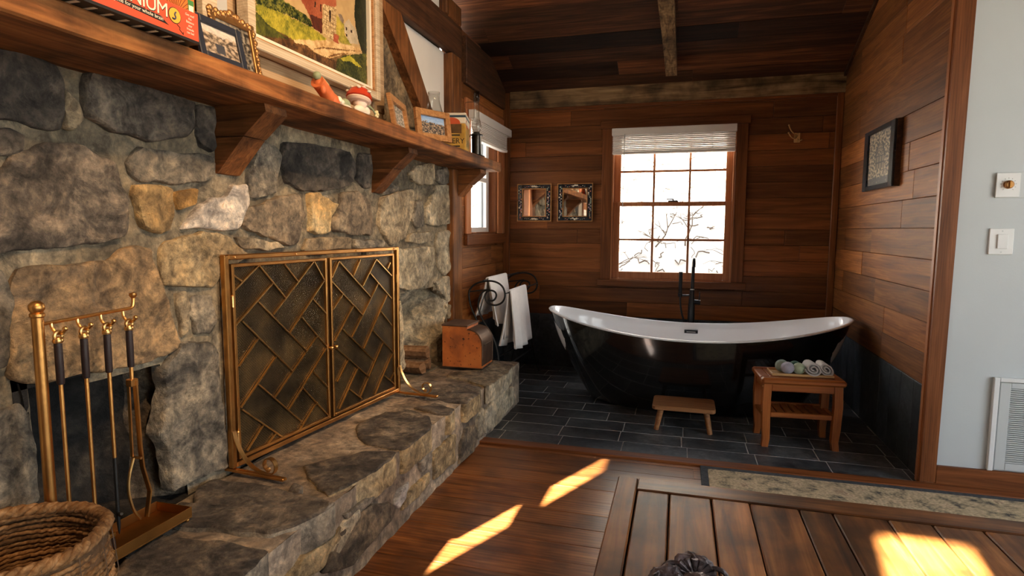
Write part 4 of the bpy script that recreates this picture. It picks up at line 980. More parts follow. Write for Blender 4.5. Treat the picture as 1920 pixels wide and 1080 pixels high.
MB().tube([(x, ty[0], .83), (x, ty[0], .47)], .0048, 8).build('shaft', M_BRASS, o, smooth=True)
MB().grid(lambda u, v: (x-.035+.07*u, ty[0]+.004+.02*(1-(2*u-1)**2)*(.4+.6*v)+.018*v*v, .47-.10*v), 8, 6).grid(lambda u, v: (x-.035+.07*u, ty[0]+.007+.02*(1-(2*u-1)**2)*(.4+.6*v)+.018*v*v, .47-.10*v), 8, 6).build('blade', M_BRASSL, o, smooth=True)
o, x = fire_tool(ty[1], 'hearth_brush', 'hearth brush hanging second from the post, brass plate over dark bristles', .40)
MB().tube([(x, ty[1], .83), (x, ty[1], .415)], .0048, 8).build('shaft', M_BRASS, o, smooth=True)
MB().box(x-.03, x+.03, ty[1]-.012, ty[1]+.03, .405, .417, .003).build('head_plate', M_BRASSD, o)
br_ = MB()
for i in range(9):
    for j in range(4): br_.tube([(x-.026+.0065*i, ty[1]-.008+.011*j, .405), (x-.03+.0075*i, ty[1]-.01+.012*j, .362)], .002, 4)
q = br_.build('bristles', M_GRIP, o); q['kind'] = 'stuff'
o, x = fire_tool(ty[2], 'hearth_poker', 'fire poker hanging third from the post, its lower half sooty black', .39)
MB().tube([(x, ty[2], .83), (x, ty[2], .60)], .0048, 8).build('shaft', M_BRASS, o, smooth=True)
MB().tube(smoothpath([(x, ty[2], .60), (x, ty[2], .43), (x, ty[2], .39)], 1), [.0048]*3+[.0045, .003, .001], 8).tube(smoothpath([(x, ty[2], .45), (x+.012, ty[2]-.006, .445), (x+.026, ty[2]-.012, .455)], 1), .004, 6).build('tip', M_IRON, o, smooth=True)
o, x = fire_tool(ty[3], 'hearth_tongs', 'log tongs hanging farthest from the post, flat brass leg beside a bent rod', .40)
MB().tube([(x, ty[3], .83), (x, ty[3], .79)], .005, 8).build('shaft', M_BRASS, o, smooth=True)
MB().box(x-.012, x+.010, ty[3]-.010, ty[3]+.012, .775, .795, .002).strip([(x+.006, ty[3]+.004, .79), (x+.006, ty[3]+.008, .60), (x+.006, ty[3]+.012, .545), (x+.006, ty[3]+.030, .47), (x+.006, ty[3]+.016, .40)], (1, 0, 0), .013, .005).build('flat_leg', M_BRASS, o)
MB().strip([(x-.008, ty[3]-.004, .785), (x-.008, ty[3]-.006, .58)], (1, 0, 0), .008, .004).tube(smoothpath([(x-.006, ty[3]-.004, .575), (x-.004, ty[3]-.022, .535), (x-.002, ty[3]-.030, .49), (x, ty[3]-.018, .43), (x, ty[3]+.002, .40)], 2), .004, 7).build('bent_leg', M_BRASSL, o, smooth=True)
MB().tube([(x-.016, ty[3]+.002, .575), (x+.014, ty[3]+.002, .575)], .004, 8).build('pivot_pin', M_BRASSL, o)

# ------------------------------------------------------------------ rope basket
M_ROPE = wood('twisted_rope', 2, (.13, .055, .018), (.33, .165, .062), (.55, .32, .15), .8, .25, 30, .6, knots=.5, along=30)
BX, BY, BR_, BZ = -1.318, .855, .165, .553
bk = thing('rope_basket', 'round coiled rope basket with a thick twisted rim at the near end of the hearth', 'basket', (BX, BY, .335))
nc = 17
def ringpts(z, r, wob, k, n=44):
    return [(BX+(r+wob*noise.noise((math.cos(a)*2, math.sin(a)*2, k*1.3)))*math.cos(a), BY+(r+wob*noise.noise((math.cos(a)*2, math.sin(a)*2, k*1.3)))*math.sin(a), z+.006*noise.noise((math.cos(a)*1.7, math.sin(a)*1.7, k*2.1))) for a in [2*math.pi*i/n for i in range(n)]]
for k in range(nc):
    t = k/(nc-1); z = .345+t*.188; r = BR_-.006+.012*math.sin(math.pi*(1-t)*.8)
    mb = MB()
    base = ringpts(z, r, .006, k, 60)
    for ph in (0, math.pi):
        pts = []
        for i, p in enumerate(base):
            a = 2*math.pi*i/60; tw = ph+26*a
            pts.append((p[0]+.0030*math.cos(tw)*math.cos(a), p[1]+.0030*math.cos(tw)*math.sin(a), p[2]+.0034*math.sin(tw)))
        mb.tube(pts, .0050, 6, closed=True)
    mb.build('rope_coil', M_ROPE, bk, smooth='all')
mb = MB(); base = ringpts(BZ-.004, BR_, .006, 3.3, 96)
for ph in (0, 2*math.pi/3, 4*math.pi/3):
    pts = []
    for i, p in enumerate(base):
        a = 2*math.pi*i/96; tw = ph+16*a
        pts.append((p[0]+.007*math.cos(tw)*math.cos(a), p[1]+.007*math.cos(tw)*math.sin(a), p[2]+.007*math.sin(tw)))
    mb.tube(pts, .0085, 7, closed=True)
mb.build('twisted_rim', M_ROPE, bk, smooth='all')
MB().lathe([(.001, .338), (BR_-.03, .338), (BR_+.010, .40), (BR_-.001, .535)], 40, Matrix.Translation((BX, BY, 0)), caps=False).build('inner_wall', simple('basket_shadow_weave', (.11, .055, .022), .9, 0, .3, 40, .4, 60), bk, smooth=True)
for k in range(16):
    a = 2*math.pi*k/16; MB().tube([(BX+(BR_+.008)*math.cos(a), BY+(BR_+.008)*math.sin(a), .35), (BX+(BR_+.018)*math.cos(a+.03), BY+(BR_+.018)*math.sin(a+.03), .44), (BX+(BR_+.008)*math.cos(a+.06), BY+(BR_+.008)*math.sin(a+.06), .55)], .0012, 4).build('binding_cord', M_BARK, bk)

# ------------------------------------------------------------------ bread box, logs on the hearth
M_RUST = simple('orange_paint_rusty', (.48, .145, .032), .6, 0, 0, 5, .15, 60)
nt = M_RUST.node_tree; b_ = nt.nodes['Principled BSDF']; tc = nt.nodes.new('ShaderNodeTexCoord')
n1 = nt.nodes.new('ShaderNodeTexNoise'); n1.inputs['Scale'].default_value = 7; n1.inputs['Detail'].default_value = 6; nt.links.new(tc.outputs['Object'], n1.inputs['Vector'])
r1 = ramp(nt, [(.3, (.2, .06, .02)), (.5, (.5, .135, .027)), (.7, (.62, .2, .045))]); nt.links.new(n1.outputs['Fac'], r1.inputs['Fac'])
n2 = nt.nodes.new('ShaderNodeTexNoise'); n2.inputs['Scale'].default_value = 55; n2.inputs['Detail'].default_value = 5; nt.links.new(tc.outputs['Object'], n2.inputs['Vector'])
r2 = ramp(nt, [(.33, (.04, .03, .025)), (.38, (1, 1, 1))]); nt.links.new(n2.outputs['Fac'], r2.inputs['Fac'])
mm = nt.nodes.new('ShaderNodeMix'); mm.data_type = 'RGBA'; mm.blend_type = 'MULTIPLY'; mm.inputs['Factor'].default_value = 1
nt.links.new(r1.outputs['Color'], mm.inputs['A']); nt.links.new(r2.outputs['Color'], mm.inputs['B']); nt.links.new(mm.outputs['Result'], b_.inputs['Base Color'])
M_OLDTIN = metal('old_brown_tin', (.11, .065, .042), .5, .4, 14, .1, .7)
M_LID = simple('worn_brown_lid', (.10, .055, .035), .65, 0, .4, 12, .15, 50)
zb = .302
bb = thing('bread_box', 'rusty orange metal bread box with a rounded roll front, at the hearth end', 'box', (-1.34, 3.69, zb))
prof = [(-1.477, zb), (-1.208, zb), (-1.208, zb+.155), (-1.216, zb+.19), (-1.232, zb+.218), (-1.255, zb+.238), (-1.285, zb+.248), (-1.308, zb+.250), (-1.308, zb+.272), (-1.477, zb+.272)]
MB().prismY(prof, 3.582, 3.805).build('body', M_RUST, bb)
cov = [(-1.2065, zb+.02), (-1.2065, zb+.157), (-1.2142, zb+.192), (-1.231, zb+.2205), (-1.2545, zb+.2405), (-1.285, zb+.2505), (-1.307, zb+.2525)]
MB().strip([(a, 3.6935, b2) for a, b2 in cov], (0, 1, 0), .221, .005).build('roll_front', M_OLDTIN, bb, smooth=30)
for yy in (3.586, 3.801): MB().tube([(a+.003, yy, b2+.002) for a, b2 in cov], .0035, 6).build('rolled_edge', M_OLDTIN, bb, smooth=True)
MB().box(-1.2055, -1.199, 3.62, 3.77, zb+.148, zb+.158, .002).build('handle_lip', M_OLDTIN, bb)
MB().box(-1.482, -1.300, 3.576, 3.812, zb+.272, zb+.283, .003).build('lid', M_LID, bb)
MB().box(-1.480, -1.204, 3.578, 3.809, zb-.001, zb+.006, .002).build('base_rim', M_OLDTIN, bb)
def log(c, L, r, ang, label, seed):
    o = thing('firewood_log', label, 'log', c, ang, group='split logs in the side niche')
    prof = [(r*q*math.cos(a), r*q*math.sin(a)) for a, q in [(R_(-30), 1), (R_(5), 1.0), (R_(45), .98), (R_(80), 1), (R_(120), 1.02), (R_(150), .95), (R_(205), .45), (R_(270), .5)]]
    vs = []; 
    for s in (-.5, -.2, .15, .5):
        for (p, q) in prof: vs.append((s*L, p+.006*noise.noise((s*5, p*40, seed)), q+.006*noise.noise((s*5, q*40, seed+4))))
    n_ = len(prof); fs = [(i*n_+k, i*n_+(k+1) % n_, (i+1)*n_+(k+1) % n_, (i+1)*n_+k) for i in range(3) for k in range(n_)]
    m1 = MB(); m1.add(vs, fs); m1.build('bark', M_LOG, o, local=True)
    for k0 in (0, 3):
        m2 = MB(); m2.add([(v[0]*1.004, v[1], v[2]) for v in vs[k0*n_:(k0+1)*n_]], [tuple(range(n_))]); m2.build('cut_end', M_LOG, o, local=True)
log((-1.64, 3.475, .325), .22, .050, R_(12), 'lower right split log in the small niche beside the bread box', 1)
log((-1.63, 3.375, .325), .22, .045, R_(-8), 'lower left split log in the small niche, half behind the screen edge', 4)
log((-1.63, 3.425, .413), .22, .050, R_(5), 'topmost split log of the pile in the small niche', 8)

# ------------------------------------------------------------------ picture prints (flat images made of coloured cells)
def printmat(name, rough=.5):
    m, nt, b = newmat(name); a = nt.nodes.new('ShaderNodeVertexColor'); a.layer_name = 'Col'
    nt.links.new(a.outputs['Color'], b.inputs['Base Color']); b.inputs['Roughness'].default_value = rough; return m
M_PRINT = printmat('printed_picture'); M_CANVAS = printmat('painted_canvas', .45)
def picture(name, fmap, nu, nv, colf, parent, mat=None):
    """flat printed sheet; fmap(u,v)->3D ; colf(u,v)->rgb"""
    vs = [fmap(i/nu, j/nv) for i in range(nu+1) for j in range(nv+1)]
    fs = [(i*(nv+1)+j, (i+1)*(nv+1)+j, (i+1)*(nv+1)+j+1, i*(nv+1)+j+1) for i in range(nu) for j in range(nv)]
    mb = MB(); mb.add(vs, fs); o = mb.build(name, mat or M_PRINT, parent, fixn=False)
    me = o.data; ca = me.color_attributes.new('Col', 'FLOAT_COLOR', 'CORNER'); buf = []
    for i in range(nu):
        for j in range(nv):
            c = colf((i+.5)/nu, (j+.5)/nv); buf += [c[0], c[1], c[2], 1.0]*4
    ca.data.foreach_set('color', buf); return o
def nz3(u, v, s, k=0): return noise.noise((u*s, v*s, k))
def mixc(a, b_, t): t = max(0, min(1, t)); return tuple(a[i]*(1-t)+b_[i]*t for i in range(3))

# painting and the panel behind it
pn = thing('wooden_panel', 'weathered wooden panel standing on the mantel behind the landscape painting', 'panel', (-1.49, 2.2, ZT))
bx('board', M_PANELW, pn, -1.500, -1.482, 1.74, 2.815, ZT+.001, 2.55, .003)
bx('stile', M_GREY, pn, -1.500, -1.478, 1.69, 1.739, ZT+.001, 2.55, .002)
bx('stile', M_PALEW, pn, -1.500, -1.474, 1.625, 1.689, ZT+.001, 2.55, .002)
bx('bottom_rail', M_PANELW, pn, -1.482, -1.466, 1.76, 2.80, ZT+.001, 1.775, .003)
bx('stile', M_PANELW, pn, -1.482, -1.466, 2.70, 2.815, 1.776, 2.55, .003)
pa = thing('landscape_painting', 'framed landscape painting of houses on a grassy hill, cream and wood frame', 'painting', (-1.44, 2.22, 1.814))
XF_, XC_ = -1.415, -1.455
def frame_y(parent, y0, y1, z0, z1, w, xb, xf, mat, name='frame_bar', c=.004):
    for nm, q in (('frame_left', (y0, y0+w, z0, z1)), ('frame_right', (y1-w, y1, z0, z1)), ('frame_bottom', (y0+w, y1-w, z0, z0+w)), ('frame_top', (y0+w, y1-w, z1-w, z1))):
        bx('frame_side', mat, parent, xb, xf, q[0], q[1], q[2], q[3], c)
frame_y(pa, 1.765, 2.683, 1.814, 2.56, .036, XC_-.012, XF_, M_PALEW)
frame_y(pa, 1.8013, 2.6467, 1.8503, 2.5237, .008, XC_-.010, XF_-.012, M_OAKF, c=.001)
frame_y(pa, 1.8095, 2.6385, 1.8585, 2.5155, .014, XC_-.008, XF_-.020, simple('cream_liner', (.78, .7, .56), .6), c=.002)
PP = {'hill':[(1.8,1.956),(1.823,1.967),(1.918,1.977),(2.051,1.979),(2.128,1.984),(2.223,1.971),(2.222,1.964),(1.999,1.902),(1.953,1.905),(1.845,1.906),(1.799,1.94)],'shade':[(1.799,1.936),(1.861,1.911),(1.914,1.904),(1.97,1.896),(1.896,1.878),(1.794,1.856)],'hedge':[(1.802,1.992),(1.921,2.036),(1.948,2.025),(2.017,2.021),(2.091,2.017),(2.132,2.004),(2.128,1.986),(2.052,1.982),(1.957,1.98),(1.874,1.969),(1.823,1.967),(1.8,1.959)],'red':[(2.009,2.089),(2.306,2.199),(2.303,2.127),(2.272,2.108),(2.2,2.091),(2.195,1.982),(2.135,1.983),(2.11,2.02),(2.08,2.05)],'redd':[(2.111,2.031),(2.198,2.037),(2.195,1.982),(2.135,1.985)],'stone':[(2.201,2.099),(2.302,2.119),(2.298,2.018),(2.281,1.977),(2.252,1.98),(2.202,1.985)],'red2':[(2.282,2.009),(2.316,2.011),(2.311,1.977),(2.273,1.975)],'ybush':[(2.301,2.09),(2.361,2.07),(2.367,2.027),(2.423,2.001),(2.319,1.984),(2.298,2.018)],'house':[(2.361,2.074),(2.399,2.106),(2.467,2.074),(2.478,2.021),(2.406,2.005),(2.368,2.035)],'roof':[(2.32,2.101),(2.347,2.104),(2.362,2.09),(2.354,2.071),(2.323,2.082)],'tree':[(2.463,2.27),(2.562,2.307),(2.55,1.994),(2.515,1.985),(2.483,2.031),(2.459,2.08),(2.449,2.139)],'path':[(1.999,1.902),(2.222,1.964),(2.281,1.973),(2.482,2.01),(2.516,2.002),(2.356,1.945),(2.241,1.898),(2.15,1.893),(2.085,1.905),(2.011,1.894)],'brown':[(1.794,1.856),(1.97,1.9),(2.011,1.894),(2.085,1.905),(2.15,1.889),(2.241,1.898),(2.3,1.902),(2.283,1.855),(1.794,1.852)],'stripe':[(2.098,1.894),(2.207,1.934),(2.357,1.966),(2.507,2.0),(2.357,1.961),(2.207,1.927)],'stripe2':[(2.227,1.898),(2.279,1.926),(2.356,1.952),(2.421,1.965),(2.356,1.945),(2.278,1.916)],'gd':[(2.3,1.91),(2.356,1.941),(2.55,2.003),(2.544,1.856),(2.392,1.855),(2.283,1.855)],'gl':[(2.324,1.92),(2.404,1.954),(2.513,1.927),(2.478,1.923),(2.403,1.929),(2.355,1.916)],'w1':[(2.146,2.089),(2.156,2.091),(2.154,2.068),(2.144,2.067)],'w2':[(2.185,2.092),(2.194,2.093),(2.192,2.066),(2.185,2.065)],'w3':[(2.25,2.093),(2.263,2.093),(2.259,2.049),(2.248,2.049)],'w4':[(2.373,2.063),(2.385,2.065),(2.384,2.053),(2.373,2.052)],'w5':[(2.413,2.065),(2.427,2.068),(2.426,2.055),(2.413,2.053)],'w6':[(2.372,2.036),(2.385,2.038),(2.386,2.026),(2.374,2.025)]}

kk = 1.455/1.415
def pt_col(u, v):
    y = (1.81+u*(2.64-1.81))/kk; z = 1.2+(1.855+v*(2.515-1.855)-1.2)/kk
    y0_, z0_ = y, z
    y += .0035*nz3(y, z, 70, 1)+.002*nz3(y, z, 190, 3); z += .003*nz3(y, z, 70, 5)+.002*nz3(y, z, 190, 7)
    n0 = nz3(y, z, 14, 4); n1 = nz3(y, z, 45, 2); n2 = nz3(y, z, 150, 9); n3 = nz3(y*3.2, z, 110, 6)
    t = .5+n0*.5+n1*.5+n2*.35
    c = mixc((.50, .33, .15), (.74, .52, .26), .35+(y-1.9)*.5+n0*.5+n1*.25)
    if z > 2.16 and y < 2.0: c = mixc((.45, .32, .16), (.62, .43, .21), t)
    def inn(k): return inpoly((y, z), PP[k])
    if z < 1.95 and y > 1.9: c = mixc((.13, .065, .02), (.35, .2, .07), t)
    if inn('path'): c = mixc((.55, .31, .11), (.92, .67, .36), .62+n0*.7+n1*.6+n2*.4)
    if inn('brown'): c = mixc((.06, .025, .008), (.30, .15, .05), .38+n0*.8+n1*.9+n2*.6)
    if inn('stripe') or inn('stripe2'): c = mixc((.16, .07, .02), (.42, .22, .08), t)
    if inn('hill'): c = mixc((.17, .19, .02), (.68, .56, .07), .30+(2.02-z)*2.2+(y-1.85)*.9+n0*.5+n1*.5+n3*.5)
    if inn('shade'): c = mixc((.03, .045, .01), (.24, .23, .03), .35+n0+n1*.6+n3*.5)
    if inn('hedge'): c = mixc((.012, .03, .008), (.28, .27, .05), .33+n1*1.1+n2*1.2+n0*.4)
    if inn('ybush'): c = mixc((.2, .22, .03), (.68, .52, .1), t)
    if inn('house'): c = mixc((.48, .4, .28), (.74, .62, .45), t)
    if inn('roof'): c = mixc((.16, .12, .1), (.42, .31, .22), t)
    if inn('red'): c = mixc((.26, .05, .02), (.62, .21, .10), .45+(y-2.15)*1.5+n0*.4+n3*.4)
    if inn('redd'): c = mixc((.05, .016, .01), (.2, .05, .025), t)
    if inn('stone'):
        c = mixc((.40, .25, .11), (.86, .66, .37), .58+n2*1.5+n1*.6)
        if abs(((z0_*110) % 1)-.5) > .42 or abs(((y0_*60+int(z0_*110)*.5) % 1)-.5) > .45: c = mixc(c, (.26, .15, .06), .6)
    if inn('red2'): c = mixc((.4, .09, .04), (.6, .18, .09), t)
    if inn('tree'): c = mixc((.003, .008, .004), (.05, .065, .02), .3+n1*.8+n2*1.1)
    if inn('gd'): c = mixc((.015, .03, .006), (.20, .20, .035), .30+n0*.5+n3*1.0+n1*.4)
    if inn('gl'): c = mixc((.35, .34, .03), (.66, .56, .07), t)
    for k in ('w1', 'w2', 'w3', 'w4', 'w5', 'w6'):
        if inpoly((y0_, z0_), PP[k]): c = (.04, .02, .012)
    return tuple(.82*q**1.12 for q in c)
picture('canvas', lambda u, v: (XC_, 1.81+u*.83, 1.855+v*.66), 230, 180, pt_col, pa, M_CANVAS)

# board game box and the box on top of it
M_RED = simple('red_card', (.62, .085, .035), .45, 0, .05, 8)
M_BLK = simple('black_print', (.012, .01, .01), .5); M_CREAM = simple('cream_print', (.86, .78, .62), .5); M_YEL = simple('yellow_print', (.82, .42, .05), .5); M_BLUE = simple('dark_blue_print', (.02, .035, .09), .5)
XB = -1.235
gb = thing('board_game_box', 'red board game box with white lettering overhanging the mantel edge', 'box', (-1.35, 1.12, ZT+.003))
bx('box_body', M_RED, gb, -1.475, XB, .90, 1.343, ZT+.0065, 1.757, .001)
bx('base_edge', M_BLK, gb, -1.473, XB+.0006, .902, 1.3435, ZT+.002, ZT+.0088, 0)
def face(y, z, x=XB+.0008, ang=0): return Matrix.Translation((x, y, z)) @ Matrix.Rotation(R_(90), 4, 'Z') @ Matrix.Rotation(R_(90), 4, 'X') @ Matrix.Rotation(ang, 4, 'Z')
sl = R_(-1.5)
def shadowtext(s, y, z, size, sp):
    text('lettering_shadow', s, M_BLK, gb, face(y+.0012, z-.0016, XB+.0006, sl), size, .0002, 'RIGHT', sp)
    text('lettering', s, M_CREAM, gb, face(y, z, XB+.0011, sl), size, .0002, 'RIGHT', sp)
shadowtext('CRANIUM', 1.246, 1.7175, .046, .92)
MB().prism([(.95, 1.7105), (1.10, 1.7075), (1.236, 1.7005), (1.247, 1.6995), (1.236, 1.7055), (1.224, 1.7145), (1.10, 1.7185), (.95, 1.722)], lambda a, b2: (XB+.0002, a, b2), lambda a, b2: (XB+.0007, a, b2)).build('banner', M_BLK, gb)
text('tagline', 'The game for your whole brain', M_CREAM, gb, face(1.230, 1.7045, XB+.001, R_(-1.8)), .0125, .0002, 'RIGHT')
cd = lambda r, x0, x1: MB().lathe([(r, 0), (r, x1-x0)], 24, Matrix.Translation((x0, 1.266, 1.729)) @ Matrix.Rotation(R_(90), 4, 'Y'))
cd(.0195, XB, XB+.0007).build('emblem_ring', M_BLK, gb); cd(.0178, XB+.0006, XB+.0011).build('emblem_disc', M_YEL, gb)
MB().tube(smoothpath([(XB+.0012, 1.257, 1.721), (XB+.0012, 1.264, 1.719), (XB+.0012, 1.269, 1.725), (XB+.0012, 1.264, 1.731), (XB+.0012, 1.269, 1.738)], 2), .0022, 6).build('emblem_mark', M_BLUE, gb)
MB().tube([(XB+.0009, 1.272, 1.709), (XB+.0009, 1.281, 1.704), (XB+.0009, 1.279, 1.699), (XB+.0009, 1.290, 1.691)], .0008, 5).tube([(XB+.0009, 1.286, 1.694), (XB+.0009, 1.2905, 1.690), (XB+.0009, 1.2905, 1.696)], .0008, 5).build('arrow', M_BLK, gb)
for i, s in enumerate(('Get out!', 'the', 'Balance', 'star', 'friends', 'can be!')):
    text('small_print', s, M_CREAM, gb, face(1.314, 1.742-.0088*i, XB+.001, sl), .0085, .0002, 'CENTER')
for i in range(9): bx('base_print', M_CREAM, gb, -1.44+.0*i, -1.25, .98+.04*i, .99+.04*i, ZT+.0016, ZT+.0021, 0)
ob = thing('flat_box', 'orange box with brown ray pattern and green label lying on the board game box', 'box', (-1.38, 1.2, 1.759))
bx('box_body', simple('orange_card', (.62, .17, .03), .45, 0, .15, 20), ob, -1.48, -1.295, .93, 1.398, 1.7585, 1.832, .001)
M_BRN = simple('brown_print', (.2, .045, .012), .5)
for i in range(15):
    a = R_(8+11.5*i); c = Vector((-1.2946, 1.335, 1.765)); d = Vector((0, math.cos(a), math.sin(a)))
    L_ = min(.062/max(abs(math.cos(a)), .01), .064/max(abs(math.sin(a)), .01), .075)
    MB().strip([c+d*.012, c+d*L_*.92], (1, 0, 0), .0008, .0018).build('ray', M_BRN, ob)
bx('label', simple('green_print', (.06, .22, .06), .5), ob, -1.2949, -1.2941, 1.374, 1.394, 1.785, 1.812, 0)
bx('label_panel', M_CREAM, ob, -1.2944, -1.2937, 1.376, 1.392, 1.775, 1.798, 0)

# small framed photographs on the mantel
def photo_frame(name, label, loc, rz, lean, w, h, bw, dep, mat, colf, nu=40, nv=28, cat='picture frame', glaze=True):
    o = thing(name, label, cat, loc, rot=(-lean, 0, rz))
    for q in ((-w/2, -w/2+bw, 0, h), (w/2-bw, w/2, 0, h), (-w/2+bw, w/2-bw, 0, bw), (-w/2+bw, w/2-bw, h-bw, h)):
        MB().box(q[0], q[1], -dep, 0, q[2], q[3], .002).build('frame_side', mat, o, local=True)
    MB().box(-w/2+bw*.5, w/2-bw*.5, -.004, .002, bw*.5, h-bw*.5).build('backing', M_LACQ, o, local=True)
    # local +x is rightwards seen from the front (front faces -y)
    mb_f = lambda u, v: (-w/2+bw+u*(w-2*bw), -.0045, bw+v*(h-2*bw))
    vs_parent = getM(o)
    picture('photograph', lambda u, v: tuple(vs_parent @ Vector(mb_f(u, v))), nu, nv, colf, o)
    MB().tube([(0, .002, h*.6), (0, .012+h*.22, .012)], .004, 5).build('strut', mat, o, local=True) if lean else None
    return o
def ph_street(u, v):
    n1 = nz3(u, v, 9, 3); n2 = nz3(u, v, 30, 6)
    c = mixc((.07, .05, .035), (.5, .38, .27), .42+n1*1.5+n2*.6)
    if v > .75+.1*n1: c = mixc(c, (.75, .68, .6), .6)
    if .35 < u < .6 and .1 < v < .42: c = (.05, .05, .06)
    return c
def ph_dark(u, v): 
    n1 = nz3(u, v, 14, 8); return mixc((.015, .013, .012), (.32, .27, .2), .32+n1*1.3+(.5 if v > .78 and u < .5 else 0))
def ph_people(u, v):
    n1 = nz3(u, v, 12, 4); return mixc((.12, .13, .1), (.7, .6, .52), .4+n1*1.6)
def ph_town(u, v):
    n1 = nz3(u, v, 13, 12); n2 = nz3(u, v, 34, 2)
    if v > .72+.12*n1-.1*u: return mixc((.25, .42, .72), (.6, .7, .85), 1-v+n1*.3)
    return mixc((.02, .025, .035), (.55, .4, .27), .3+n1*1.1+n2*.9)
# frames lean back; rz turns the front (-y) toward +x
photo_frame('photo_frame', 'dark blue photo frame standing beside the red game box', (-1.315, 1.522, ZT+.001), R_(90), R_(12), .186, .128, .022, .012, simple('navy_frame', (.016, .02, .034), .5), ph_street)
og = photo_frame('ornate_photo_frame', 'ornate carved gilt picture frame between the blue frame and the painting', (-1.375, 1.66, ZT+.001), R_(90), R_(10), .195, .19, .022, .012, M_GILT, ph_dark)
crv = MB()
for k in range(26):
    t = k/25; u = -.098+.196*t; zt_ = .186+.016*math.exp(-((t-.5)/.16)**2)+.004*math.sin(k*2.1)
    crv.ball((u, -.010, zt_), .0085+.003*math.sin(k*1.7), 8, (1, .7, 1))
for k in range(20):
    z = .005+.18*k/19
    for s in (-1, 1): crv.ball((s*(.096+.003*math.sin(k*1.9)), -.010, z), .007+.002*math.sin(k*2.3+s), 8, (1, .7, 1))
crv.build('carved_edge', M_GILT, og, smooth=True, local=True)
photo_frame('photo_frame', 'oak photo frame seen nearly edge-on, between the painting corner and the town-view frame', (-1.395, 2.845, ZT+.001), math.atan2(.315, -.067), R_(10), .315, .178, .034, .022, M_OAKF, ph_people)
photo_frame('photo_frame', 'oak photo frame with a blue-sky town view, in front of the clear glass chimney', (-1.318, 3.09, ZT+.001), math.atan2(.22, .105), R_(8), .246, .165, .034, .022, M_OAKF, ph_town)

# ceramic figurines
M_TERRA = simple('orange_ceramic', (.62, .15, .045), .5, 0, .12, 30); M_CERW = simple('cream_ceramic', (.8, .7, .58), .4, 0, .06, 30); M_SAGE = simple('sage_ceramic', (.28, .33, .2), .5, 0, .2, 60)
M_CAPR = simple('red_glaze', (.5, .045, .018), .3, 0, .2, 20); M_PINK = simple('pale_pink_ceramic', (.82, .62, .52), .45)
XG = -1.335
fg = thing('ceramic_figurine', 'orange ceramic figurine with a green ball and sprig on top, below the painting', 'figurine', (XG, 2.09, ZT))
MB().tube(smoothpath([(XG, 2.028, 1.752), (XG, 2.05, 1.742), (XG, 2.085, 1.722), (XG, 2.12, 1.7), (XG, 2.14, 1.688)], 1), [.012, .018, .022, .026, .028, .028, .026, .022, .016, .010][:10] if False else .027, 12).ball((XG, 2.12, 1.70), .031, 12).ball((XG, 2.045, 1.745), .0245, 12).build('body', M_TERRA, fg, smooth=True)
MB().ball((XG+.02, 2.036, 1.722), .012, 10, (1, 1, 1.4)).build('arm', M_TERRA, fg, smooth=True)
MB().ball((XG, 2.028, 1.772), .0165, 12).build('green_ball', M_SAGE, fg, smooth=True)
sp = MB()
for k in range(5): sp.ball((XG+.004, 2.058+.009*k, 1.768-.004*k), .0065, 8)
sp.build('sprig', simple('pale_sprig', (.5, .48, .26), .6), fg, smooth=True)
fg = thing('ceramic_figurine', 'small cream and sage ceramic figurine lying between the orange and mushroom ones', 'figurine', (XG, 2.21, ZT))
MB().ball((XG, 2.172, 1.712), .016, 12).ball((XG+.006, 2.186, 1.706), .012, 10).ball((XG, 2.158, 1.718), .007, 8).build('head', M_CERW, fg, smooth=True)
MB().ball((XG, 2.22, 1.706), .03, 12, (.7, 1, .75)).build('body', M_SAGE, fg, smooth=True)
MB().ball((XG+.004, 2.215, 1.692), .022, 10, (1, 1.6, .5)).build('base', M_CERW, fg, smooth=True)
fg = thing('mushroom_figurine', 'ceramic figurine with a white-spotted red mushroom cap under the painting corner', 'figurine', (XG, 2.34, ZT))
MB().lathe([(.0001, .042), (.02, .039), (.04, .028), (.052, .008), (.055, -.006), (.05, -.010)], 24, Matrix.Translation((XG, 2.335, 1.758)) @ Matrix.Rotation(R_(-14), 4, 'X')).build('cap', M_CAPR, fg, smooth=True)
MB().lathe([(.05, -.010), (.053, -.016), (.046, -.024), (.02, -.028)], 24, Matrix.Translation((XG, 2.335, 1.758)) @ Matrix.Rotation(R_(-14), 4, 'X')).build('cap_rim', M_PINK, fg, smooth=True)
MC = Matrix.Translation((XG, 2.335, 1.758)) @ Matrix.Rotation(R_(-14), 4, 'X')
for k in range(14):
    a = k*2.4; t = (k+.7)/14; r = .052*math.sqrt(t); z = .042*math.sqrt(max(0, 1-(r/.0555)**2))
    MB().ball(MC @ Vector((r*math.cos(a), r*math.sin(a), z)), .0085, 8, (1, 1, .7)).build('spot', M_CERW, fg, smooth=True)
MB().ball((XG+.006, 2.332, 1.733), .030, 14).build('face', M_PINK, fg, smooth=True)
MB().ball((XG+.03, 2.345, 1.741), .0032, 8).build('eye', M_BLK, fg, smooth=True)
MB().ball((XG+.035, 2.338, 1.734), .004, 8).build('nose', M_PINK, fg, smooth=True)
MB().ball((XG, 2.362, 1.705), .033, 14, (.9, 1.25, .85)).ball((XG+.01, 2.32, 1.70), .026, 12, (.9, 1.6, .8)).build('body', M_CERW, fg, smooth=True)
MB().tube(smoothpath([(XG+.028, 2.36, 1.728), (XG+.036, 2.385, 1.716), (XG+.034, 2.41, 1.70)], 2), .004, 6).build('stem', M_SAGE, fg, smooth=True)
fl = MB()
for k in range(5):
    a = 2*math.pi*k/5; fl.ball((XG+.032, 2.425+.010*math.cos(a), 1.701+.010*math.sin(a)), .008, 8)
